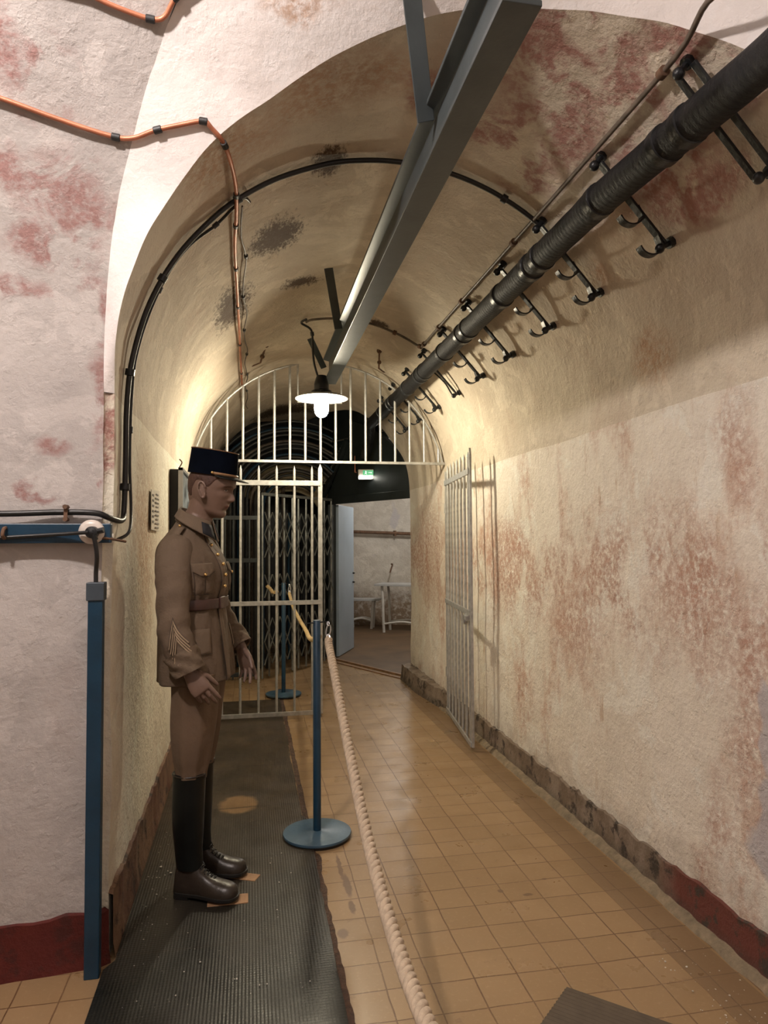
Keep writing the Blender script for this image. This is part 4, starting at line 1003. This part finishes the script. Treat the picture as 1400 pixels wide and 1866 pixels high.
# hands
def hand(wr, d, nb, th, sd, curl, spread=.05):
    """wr wrist, d fingers' direction, nb back-of-hand normal, th side of the thumb"""
    wr = V(wr); d = V(d).normalized(); nb = V(nb); nb = (nb-d*nb.dot(d)).normalized(); sv = V(th); sv = (sv-d*sv.dot(d)-nb*sv.dot(nb)).normalized()
    rings = []
    for t_, hw, ht in ((-.03, .024, .019), (0, .026, .018), (.02, .031, .018), (.045, .038, .0175), (.07, .041, .0155), (.088, .039, .012), (.094, .034, .009)):
        rings.append([wr+d*t_+sv*(hw*math.copysign(abs(math.cos(a))**.8, math.cos(a)))+nb*(ht*math.copysign(abs(math.sin(a))**.8, math.sin(a))) for a in [2*PI*k/24 for k in range(24)]])
    mb.loft(rings)
    for j, (o_, ln, r_) in enumerate(((.029, .076, .0088), (.010, .086, .0090), (-.010, .079, .0086), (-.028, .062, .0076))):
        dj = (d+sv*(o_/.03*spread)).normalized(); p = wr+d*(.078-.004*abs(j-1))+sv*o_; pts = [p]; a = .0
        for fr_, cu in ((.46, curl[j][0]), (.30, curl[j][1]), (.24, curl[j][2])):
            a += cu; dd_ = dj*math.cos(a)-nb*math.sin(a); p = p+dd_*ln*fr_; pts.append(p)
        mb.tube(pts, [r_*1.08, r_*1.02, r_*.93, r_*.72], 12, round_=True)
        mb.sphere(pts[1], r_*1.09, 8); mb.sphere(pts[2], r_*.99, 8)
    p = wr+d*.020+sv*.024-nb*.006; td = (d*.72+sv*.52-nb*.38).normalized(); td2 = (d*.90+sv*.20-nb*.40).normalized()
    mb.tube([p, p+td*.038, p+td*.038+td2*.030, p+td*.038+td2*.052], [.0145, .0112, .0098, .0070], 12, round_=True)
hand((.105, -.226, .925), (.62, -.02, -.78), (.25, -1, .25), (.8, 0, .55), -1, [(.10, .18, .12), (.30, .35, .2), (.38, .42, .25), (.40, .45, .3)], .10)
hand((.148, .222, .952), (.34, -.02, -.94), (.25, 1, .1), (1, -.15, .3), 1, [(.08, .14, .1), (.22, .30, .2), (.30, .36, .2), (.34, .4, .3)], .10)
src = mesh_of(mb, 'body_src')
# ears are modelled into the head before the surfaces are fused
mb = MB()
for s_ in (-1, 1):
    c = hT((HX-.018, s_*.074, 1.672))
    rim = [c+V((.017*math.cos(a)*(1.0 if math.sin(a) > 0 else .75)-.004*math.sin(a)-.002, s_*(.010+.006*(math.cos(a) < 0)*abs(math.cos(a))), .034*math.sin(a))) for a in [math.radians(x) for x in range(20, 330, 14)]]
    mb.tube(rim, .0042, 10, round_=True)
    mb.sphere(c+V((-.003, s_*.004, -.002)), 1, 12, (.015, .008, .031)); mb.sphere(c+V((.004, s_*.004, -.027)), 1, 8, (.007, .005, .008))
ear = mesh_of(mb, 'ear_src')
import bmesh
bmx = bmesh.new(); bmx.from_mesh(src.data); bmx.from_mesh(ear.data)
me = bpy.data.meshes.new('body_join'); bmx.to_mesh(me); bmx.free()
for o in (src, ear): bpy.data.objects.remove(o)
tmp = bpy.data.objects.new('body', me); COL.objects.link(tmp)
rm = tmp.modifiers.new('fuse', 'REMESH'); rm.mode = 'VOXEL'; rm.voxel_size = .0026; rm.adaptivity = 0; rm.use_smooth_shade = True
sm = tmp.modifiers.new('relax', 'SMOOTH'); sm.factor = .5; sm.iterations = 3
dg = bpy.context.evaluated_depsgraph_get(); dg.update()
me2 = bpy.data.meshes.new_from_object(tmp.evaluated_get(dg)); bpy.data.objects.remove(tmp)
me2.name = 'body'; me2.materials.clear(); me2.materials.append(M['skin']); me2.polygons.foreach_set('use_smooth', [True]*len(me2.polygons))
body = bpy.data.objects.new('body', me2); COL.objects.link(body); body.parent = mq
def part(mb, name, m, parent=mq, **k): return mb.build(name, m, parent, world=False, **k)

# hair: a shell over the back and sides, cut around the ear
mb = MB(); rows = []
for i in range(26):
    z = lerp(1.632, 1.758, i/25); row = []
    for k in range(161):
        ph = lerp(1.02, 2*PI-1.02, k/160); side = abs(abs(ph-PI))
        front = PI-1.02
        u = side/front                      # 0 at the nape, 1 at the temple
        zmin = interp([(0, 1.625), (.30, 1.632), (.42, 1.652), (.50, 1.690), (.58, 1.712), (.68, 1.710), (.72, 1.688), (.80, 1.684), (.86, 1.700), (.92, 1.716), (1, 1.722)], u)
        t_ = max(0.0, z-zmin)
        zz_ = max(z, zmin)
        row.append(head_pt(zz_, ph, -.001+min(.0045, t_*.35), False))
    rows.append(row)
part(mb.grid(rows), 'hair', M['hair'], fixn=False)

# kepi
def kp(t_, ph, off=0):
    cx = HX+lerp(-.004, .008, t_); a = lerp(.106, .100, t_)+off; b = lerp(.088, .084, t_)+off
    x = a*math.cos(ph); y = b*math.sin(ph)
    z = lerp(1.723, 1.829, t_)-.16*x*1.0
    return V((cx+x, y, z))
kep = part(MB().loft([[kp(t_, 2*PI*k/64) for k in range(64)] for t_ in (0, .1, .3, .6, .9, .985)]+[[kp(.985, 2*PI*k/64, -.004)+V((0, 0, .003)) for k in range(64)], [kp(.97, 2*PI*k/64, -.03) for k in range(64)]]), 'kepi', M['darkcloth'])
part(MB().tube([kp(.99, 2*PI*k/64, .0005) for k in range(65)], .0026, 8), 'piping', M['piping'], kep)
mb = MB(); rows = []
for i in range(9):
    u = i/8; row = []
    for k in range(33):
        ph = lerp(-1.15, 1.15, k/32); w_ = math.cos(ph/1.15*PI/2)**.6
        p = kp(.02, ph, .001); row.append(p+V((math.cos(ph)*.050*u*w_, math.sin(ph)*.030*u*w_, -.016*u*w_-.006*u)))
    rows.append(row)
part(mb.grid(rows), 'visor', M['boot'], kep, thick=.003, fixn=False)
mb = MB()
rows = [[kp(.03, ph, .004)+V((0, 0, 0)) for ph in [lerp(-1.25, 1.25, k/40) for k in range(41)]], [kp(.13, ph, .004) for ph in [lerp(-1.25, 1.25, k/40) for k in range(41)]]]
part(mb.grid(rows), 'chin_strap', M['strap'], kep, thick=.003, fixn=False)
for s_ in (-1, 1): part(MB().sphere(kp(.09, s_*1.25, .006), .006, 8), 'strap_button', M['brass'], kep)

# tunic ------------------------------------------------------
JS = [(.862, (.034, .142, .200)), (.90, (.032, .140, .198)), (.98, (.026, .136, .194)), (1.08, (.020, .130, .182)), (1.165, (.016, .122, .168)), (1.185, (.016, .120, .166)), (1.205, (.016, .122, .168)), (1.25, (.016, .130, .176)), (1.32, (.010, .132, .186)),
      (1.375, (.002, .122, .190)), (1.41, (-.004, .108, .180)), (1.44, (-.008, .092, .150)), (1.465, (-.008, .079, .112)), (1.49, (-.002, .070, .084)), (1.52, (.006, .062, .066)), (1.54, (.012, .058, .060))]
def jk(z, ph, off=0.0, fold=True):
    cx, a, b = interp(JS, z); c, s_ = math.cos(ph), math.sin(ph)
    e = .86
    x = cx+(a+off)*math.copysign(abs(c)**e, c); y = (b+off)*math.copysign(abs(s_)**e, s_)
    # cloth folds
    if fold:
        k = 1.0 if z < 1.40 else max(0, (1.5-z)/.1)
        f_ = .007*noise.noise(V((ph*2.2, z*7, 4)))+.005*noise.noise(V((ph*6, z*11, 9)))
        if z < 1.15: f_ += .007*math.sin(ph*7+z*3)*min(1, (1.15-z)/.3)
        if 1.13 < z < 1.30: f_ += .003*math.sin(ph*19)*g_(z-1.21, .05)
        x += c*f_*k; y += s_*f_*k
    if z < 1.40 and c > 0: x += .006*g_(z-1.30, .08)*g_(s_, .9)
    if z > 1.36: z = z-.10*(x-.0)*min(1, (z-1.36)/.12)
    return V((x, y, z))
mb = MB(); zs_ = [.862+.00706*i for i in range(97)]
rows = [[jk(z, 2*PI*k/140) for k in range(140)] for z in zs_]
hem = [[p+V((0, 0, .012*math.sin(3*k*.13)*0)) for k, p in enumerate(rows[0])]]
mb.grid(rows, close_u=True)
tun = part(mb, 'tunic', M['khaki'], thick=.003, fixn=False)
def patch(z0, z1, p0, p1, off, nz=14, np_=14, top=None, bot=None):
    mb = MB(); rows = []
    for i in range(nz+1):
        row = []
        for k in range(np_+1):
            u = k/np_; a = bot(u) if bot else 0; b = top(u) if top else 0
            z = lerp(z0+a, z1+b, i/nz); edge_ = 0 if (0 < k < np_ and 0 < i < nz) else -.004
            row.append(jk(z, lerp(p0, p1, u), off+edge_))
        rows.append(row)
    return mb.grid(rows)
scal = lambda u: -.012*(math.cos((u-.5)*2*PI)+.2)*.8-.006*abs(math.sin(u*2*PI))
for s_ in (-1, 1):
    a, b = s_*.42, s_*1.02
    pk = part(patch(1.225, 1.345, a, b, .006), 'breast_pocket', M['khaki'], tun, fixn=False)
    part(patch(1.310, 1.352, s_*.40, s_*1.05, .0105, bot=scal), 'pocket_flap', M['khaki_l'], tun, fixn=False)
    part(MB().sphere(jk(1.306, s_*.72, .014), .0065, 8), 'button', M['brass'], tun)
    part(patch(.985, 1.085, s_*.55, s_*1.15, .007), 'hip_pocket_flap', M['khaki_l'], tun, fixn=False)
    mb = MB()
    mb.tube([jk(1.307+scal(k/20)*1.0+.002, lerp(s_*.40, s_*1.05, k/20), .0115) for k in range(21)], .0011, 5); mb.tube([jk(z, s_*.72, .0085) for z in [lerp(1.228, 1.29, k/8) for k in range(9)]], .0010, 5)
    mb.tube([jk(1.224, lerp(s_*.42, s_*1.02, k/20), .006) for k in range(21)], .0011, 5); mb.tube([jk(lerp(1.224, 1.345, k/10), s_*1.03, .005) for k in range(11)], .0011, 5)
    mb.tube([jk(.985, lerp(s_*.55, s_*1.15, k/20), .008) for k in range(21)], .0012, 5)
    part(mb, 'stitching', M['seam'], tun)
part(patch(.868, 1.50, .04, -.12, .006, 60, 6), 'placket', M['khaki_l'], tun, fixn=False)
part(MB().tube([jk(z, -.13, .004) for z in [.868+.0078*i for i in range(79)]], .0014, 6), 'front_seam', M['seam'], tun)
mb = MB().grid([[jk(z, -.15, .002), jk(z, -.15-.05*max(0, 1-(z-.865)/.25), .0025)] for z in [.864+.01*i for i in range(25)]]); part(mb, 'front_gap_shade', M['seam'], tun, fixn=False)  # dark strip laid on the cloth as the shaded gap of the front opening
for i, z in enumerate((1.475, 1.432, 1.388, 1.345, 1.300, 1.252)):
    part(MB().sphere(jk(z, -.03, .012), .0072, 9), 'button', M['brass'], tun)
# belt
rows = [[jk(z, 2*PI*k/100, .010+(.002 if 0 < i < 3 else 0), False) for k in range(100)] for i, z in enumerate((1.160, 1.164, 1.200, 1.204))]
belt = part(MB().grid(rows, close_u=True), 'belt', M['leather'], thick=.004, fixn=False)
part(MB().box(jk(1.182, -.03, .016), (.008, .055, .050)), 'buckle', M['leather'], belt, bevel=.003)
# collar: stand and falling leaves with dark tabs
def col(t_, ph):       # t 0 bottom .. 1 top fold
    cx = lerp(.008, .026, t_); a = lerp(.070, .065, t_); b = lerp(.076, .064, t_)
    x = cx+a*math.cos(ph); y = b*math.sin(ph)
    return V((x, y, lerp(1.500, 1.560, t_)-.46*(x-.02)))
rows = [[col(t_, lerp(.10, 2*PI-.10, k/60)) for k in range(61)] for t_ in (0, .3, .6, 1)]
clr = part(MB().grid(rows), 'collar', M['khaki'], thick=.003, fixn=False)
for s_ in (-1, 1):
    rows = []
    for i in range(9):
        u = i/8; row = []
        for k in range(25):
            v_ = k/24; ph = lerp(.10, PI, v_)
            dl = lerp(.080, .036, min(1, v_*1.3)**.7)*u; pt = col(1.02, s_*ph)
            tipx = .026*(1-v_)**3*u
            out = V((math.cos(ph), s_*math.sin(ph), 0))
            row.append(pt+out*(.004+.022*u)+V((tipx*.2, -s_*0, -dl*1.02-.012*(1-v_)**2*u)))
        rows.append(row)
    part(MB().grid(rows), 'collar_leaf', M['khaki_l'], clr, thick=.003, fixn=False)
    sub = []
    for u in [.22, .45, .7, .93]:
        row = []
        for v_ in [.03, .10, .17, .25]:
            v2 = v_+(u-.3)*.0; ph = lerp(.10, PI, v2); pt = col(1.02, s_*ph); dl = lerp(.080, .036, min(1, v2*1.3)**.7)*u
            out = V((math.cos(ph), s_*math.sin(ph), 0)); row.append(pt+out*(.0075+.022*u)+V((.026*(1-v2)**3*u*.2, 0, -dl*1.02-.012*(1-v2)**2*u)))
        sub.append(row)
    part(MB().grid(sub), 'collar_tab', M['tab'], clr, thick=.002, fixn=False)
# epaulettes
for s_ in (-1, 1):
    pts = [V((-.012+.012*u, s_*lerp(.175, .085, u), interp([(0, 1.428), (.5, 1.467), (1, 1.497)], u)+.006)) for u in [k/8 for k in range(9)]]
    mb = MB(); rows = []
    for k, p in enumerate(pts): rows.append([p+V((-.020, 0, -.002)), p+V((0, 0, .003)), p+V((.020, 0, -.002))])
    part(mb.grid(rows), 'epaulette', M['khaki_l'], tun, thick=.003, fixn=False)
    part(MB().sphere(pts[7]+V((0, 0, .006)), .0062, 8), 'button', M['brass'], tun)
# sleeves
def sleeve(s_):
    A = ARM[s_]
    ctrl = [V((-.004, s_*.085, 1.435)), V((.000, s_*.135, 1.402)), V((.008, s_*.172, 1.34))]+[V(p) for p in A[1:]]
    P = spline(ctrl, 12); Lr = [(0, .040), (.10, .062), (.2, .070), (.33, .070), (.5, .066), (.62, .062), (.8, .060), (1, .057)]
    T = []; x = None; rings = []; fr = []
    m_ = len(P)
    for i, p in enumerate(P):
        d = (P[min(i+1, m_-1)]-P[max(i-1, 0)]).normalized(); x = V((1, 0, 0)) if x is None else x
        x = (x-d*x.dot(d)).normalized(); y = d.cross(x); r_ = interp(Lr, i/(m_-1)); fr.append((p, x.copy(), y.copy(), r_, d))
        u = i/(m_-1)
        def rad(a):
            f_ = .004*noise.noise(V((math.cos(a)*1.3+s_*5, math.sin(a)*1.3, u*9)))+.0035*math.sin(u*58+2.2*math.cos(a-.6))*(g_(u-.62, .16)+.35*g_(u-.9, .12))
            return r_*(1+.06*math.cos(2*a))+f_
        rings.append([p+(x*math.cos(a)+y*math.sin(a))*rad(a) for a in [2*PI*k/40 for k in range(40)]])
    o = part(MB().loft(rings, cap=False), 'sleeve', M['khaki'], fixn=False, thick=.003)
    def onsl(u, a, off=.004):
        f_ = u*(m_-1); k = min(int(f_), m_-2); q = fr[k]; q2 = fr[k+1]; t_ = f_-k
        p = q[0].lerp(q2[0], t_); return p+(q[1]*math.cos(a)+q[2]*math.sin(a))*(lerp(q[3], q2[3], t_)*(1+.06*math.cos(2*a))+off)
    # turned-back cuff
    e = fr[-1]; rows = []
    for i in range(14):
        t_ = i/13; c = e[0]+e[4]*lerp(-.075, .012, t_); r_ = lerp(.069, .060, t_)
        rows.append([c+(e[1]*math.cos(a)*1.02+e[2]*math.sin(a)*.94)*(r_+.0035*math.sin(5*a+t_*9)+.003*noise.noise(V((a, t_*5, s_)))) for a in [2*PI*k/44 for k in range(44)]])
    rows = [[e[0]+e[4]*-.074+(e[1]*math.cos(a)+e[2]*math.sin(a))*.060 for a in [2*PI*k/44 for k in range(44)]]]+rows+[[e[0]+e[4]*.006+(e[1]*math.cos(a)+e[2]*math.sin(a))*.050 for a in [2*PI*k/44 for k in range(44)]]]
    part(MB().grid(rows, close_u=True), 'cuff', M['khaki_l'], o, fixn=False)
    # inverted V of service stripes on the outside of the forearm
    y0 = fr[-1]; am = 0
    best = min(range(40), key=lambda k: (onsl(.8, 2*PI*k/40, 0)-V((2.0*(s_ < 0), s_*5, 1.1))).length); am = 2*PI*best/40
    for j in range(4):
        pts = []
        for k in range(-10, 11):
            v_ = abs(k)/10
            pts.append(onsl(.650+.032*j+.15*v_**.8, am+(.75 if s_ < 0 else -.75)*(k/10)*.85, .0045))
        part(MB().tube(pts, .0033, 6, sy=.7), 'stripe', M['stripe'], o)
        part(MB().tube([onsl(.650+.032*j+.15*(abs(k)/10)**.8-.011, am+(.75 if s_ < 0 else -.75)*(k/10)*.85, .003) for k in range(-10, 11)], .0026, 6), 'stripe_edge', M['seam'], o)
    return o
sleeve(-1); sleeve(1)
# breeches
mb = MB()
for s_ in (-1, 1):
    lx, ly = LEG[s_]; rows = []
    for i in range(34):
        t_ = i/33; z = lerp(.90, .482, t_)
        cx = lx+interp([(0, .01), (.5, .008), (1, .0)], t_); a = interp([(0, .098), (.25, .094), (.6, .084), (.85, .070), (1, .060)], t_); b = interp([(0, .094), (.5, .088), (.8, .076), (1, .060)], t_)
        rows.append([V((cx+(a+.006*math.sin(ph*5+s_+2*t_)*(1-t_*.3)+.010*noise.noise(V((ph*1.5, z*5, s_*3))))*math.cos(ph), ly+(b+.004*math.sin(ph*6+s_))*math.sin(ph), z)) for ph in [2*PI*k/48 for k in range(48)]])
    mb.loft(rows)
part(mb, 'breeches', M['breeches'])
# boots
for s_ in (-1, 1):
    lx, ly = LEG[s_]; ax = lx-.010
    bt = thing('boot', (0, 0, 0), None, None); bt.parent = mq
    rows = []
    for z, a, b, cx in ((.497, .068, .060, .002), (.480, .067, .060, .002), (.36, .066, .060, -.002), (.27, .063, .056, -.002), (.19, .057, .047, .0), (.14, .056, .043, .004), (.115, .056, .042, .006)):
        rows.append([V((ax+cx+a*math.cos(q), ly+b*math.sin(q), z)) for q in [2*PI*k/40 for k in range(40)]])
    o = part(MB().loft(rows), 'shaft', M['boot'], bt)
    part(MB().tube([V((ax+.002+.068*math.cos(q), ly+.061*math.sin(q), .492)) for q in [2*PI*k/40 for k in range(41)]], .0035, 8), 'top_edge', M['boot2'], bt)
    # foot: sections along x with a superellipse profile
    SEC = [(x_*.86, q_) for x_, q_ in [(-.062, (.030, .018, .05, .040)), (-.056, (.034, .050, .12, .0)), (-.03, (.037, .070, .150, .0)), (.0, (.038, .078, .158, .0)), (.03, (.038, .076, .153, .0)), (.055, (.038, .066, .135, 0)), (.08, (.040, .054, .108, 0)), (.11, (.044, .045, .090, 0)), (.15, (.050, .040, .078, 0)), (.19, (.051, .037, .072, 0)), (.22, (.044, .034, .066, 0)), (.240, (.030, .028, .056, 0)), (.249, (.012, .018, .040, 0))]]
    rows = []
    for i in range(50):
        x = lerp(-.053, .214, i/49); hw, _, ht, _z = interp(SEC, x)
        yo = ly+ (x-.0)*.06*s_
        rows.append([V((ax+x, yo+hw*math.copysign(abs(math.cos(q))**.85, math.cos(q)), .022+(ht-.022)*max(0, math.sin(q))**.85 if math.sin(q) > 0 else .022-.004*abs(math.sin(q)))) for q in [2*PI*k/36 for k in range(36)]])
    part(MB().loft(rows), 'foot', M['boot2'], bt)
    out = []
    for i in range(40):
        x = lerp(-.057, .220, i/39); hw = interp([(-.057, .012), (-.050, .032), (-.026, .040), (.043, .040), (.095, .047), (.146, .055), (.180, .052), (.202, .042), (.215, .024), (.220, .008)], x); out.append((x, hw))
    poly = [V((ax+x, ly+x*.06*s_+hw, .012)) for x, hw in out]+[V((ax+x, ly+x*.06*s_-hw, .012)) for x, hw in out[::-1]]
    part(MB().prism(poly, (0, 0, .014)), 'sole', M['sole'], bt, smooth=False, bevel=.002)
    part(MB().prism([p*1 for p in ([V((ax+x, ly+hw*.95, .0)) for x, hw in out if x < .02]+[V((ax+x, ly-hw*.95, .0)) for x, hw in out[::-1] if x < .02])], (0, 0, .014)), 'heel', M['sole'], bt, smooth=False)
    mb = MB()
    for k in range(5):
        x = .055+.014*k; hw, _, ht, _z = interp(SEC, x); z = ht+.002
        mb.tube(spline([V((ax+x, ly-.018, z-.008)), V((ax+x+.008, ly, z)), V((ax+x, ly+.018, z-.008))], 4), .0022, 6); mb.tube(spline([V((ax+x+.01, ly-.018, z-.012)), V((ax+x+.0, ly, z)), V((ax+x+.01, ly+.018, z-.012))], 4), .0022, 6)
    mb.tube(spline([V((ax+.062, ly, .140)), V((ax+.075, ly-.015, .132)), V((ax+.066, ly-.03, .118))], 4), .002, 6)
    part(mb, 'laces', M['sole'], bt)
    part(MB().box((ax+.066, ly, .487), (.016, .02, .02)), 'strap', M['boot2'], bt, bevel=.003)
# wooden shims under the toes
wedge = thing('wood_shim', (0, 0, 0), 'bare wood shim under the toe of the nearer boot', 'shim', 'wood shims under the boots')
Rz = Matrix.Rotation(MA, 3, 'Z')
def wl(p): return Rz @ V(p)+V(ML)
wedge.location = wl((.215, -.10, -.0105)); wedge.rotation_euler = (0, 0, MA+.35)
MB().box((.0, 0, .007), (.16, .075, .010)).build('block', M['wood'], wedge, False, .002, world=False)
w2_ = copy_tree(wedge); w2_.location = wl((.20, .10, -.0105)); w2_.rotation_euler = (0, 0, MA-.1); w2_.scale = (.9, .8, 1); w2_['label'] = 'bare wood shim under the toe of the farther boot'
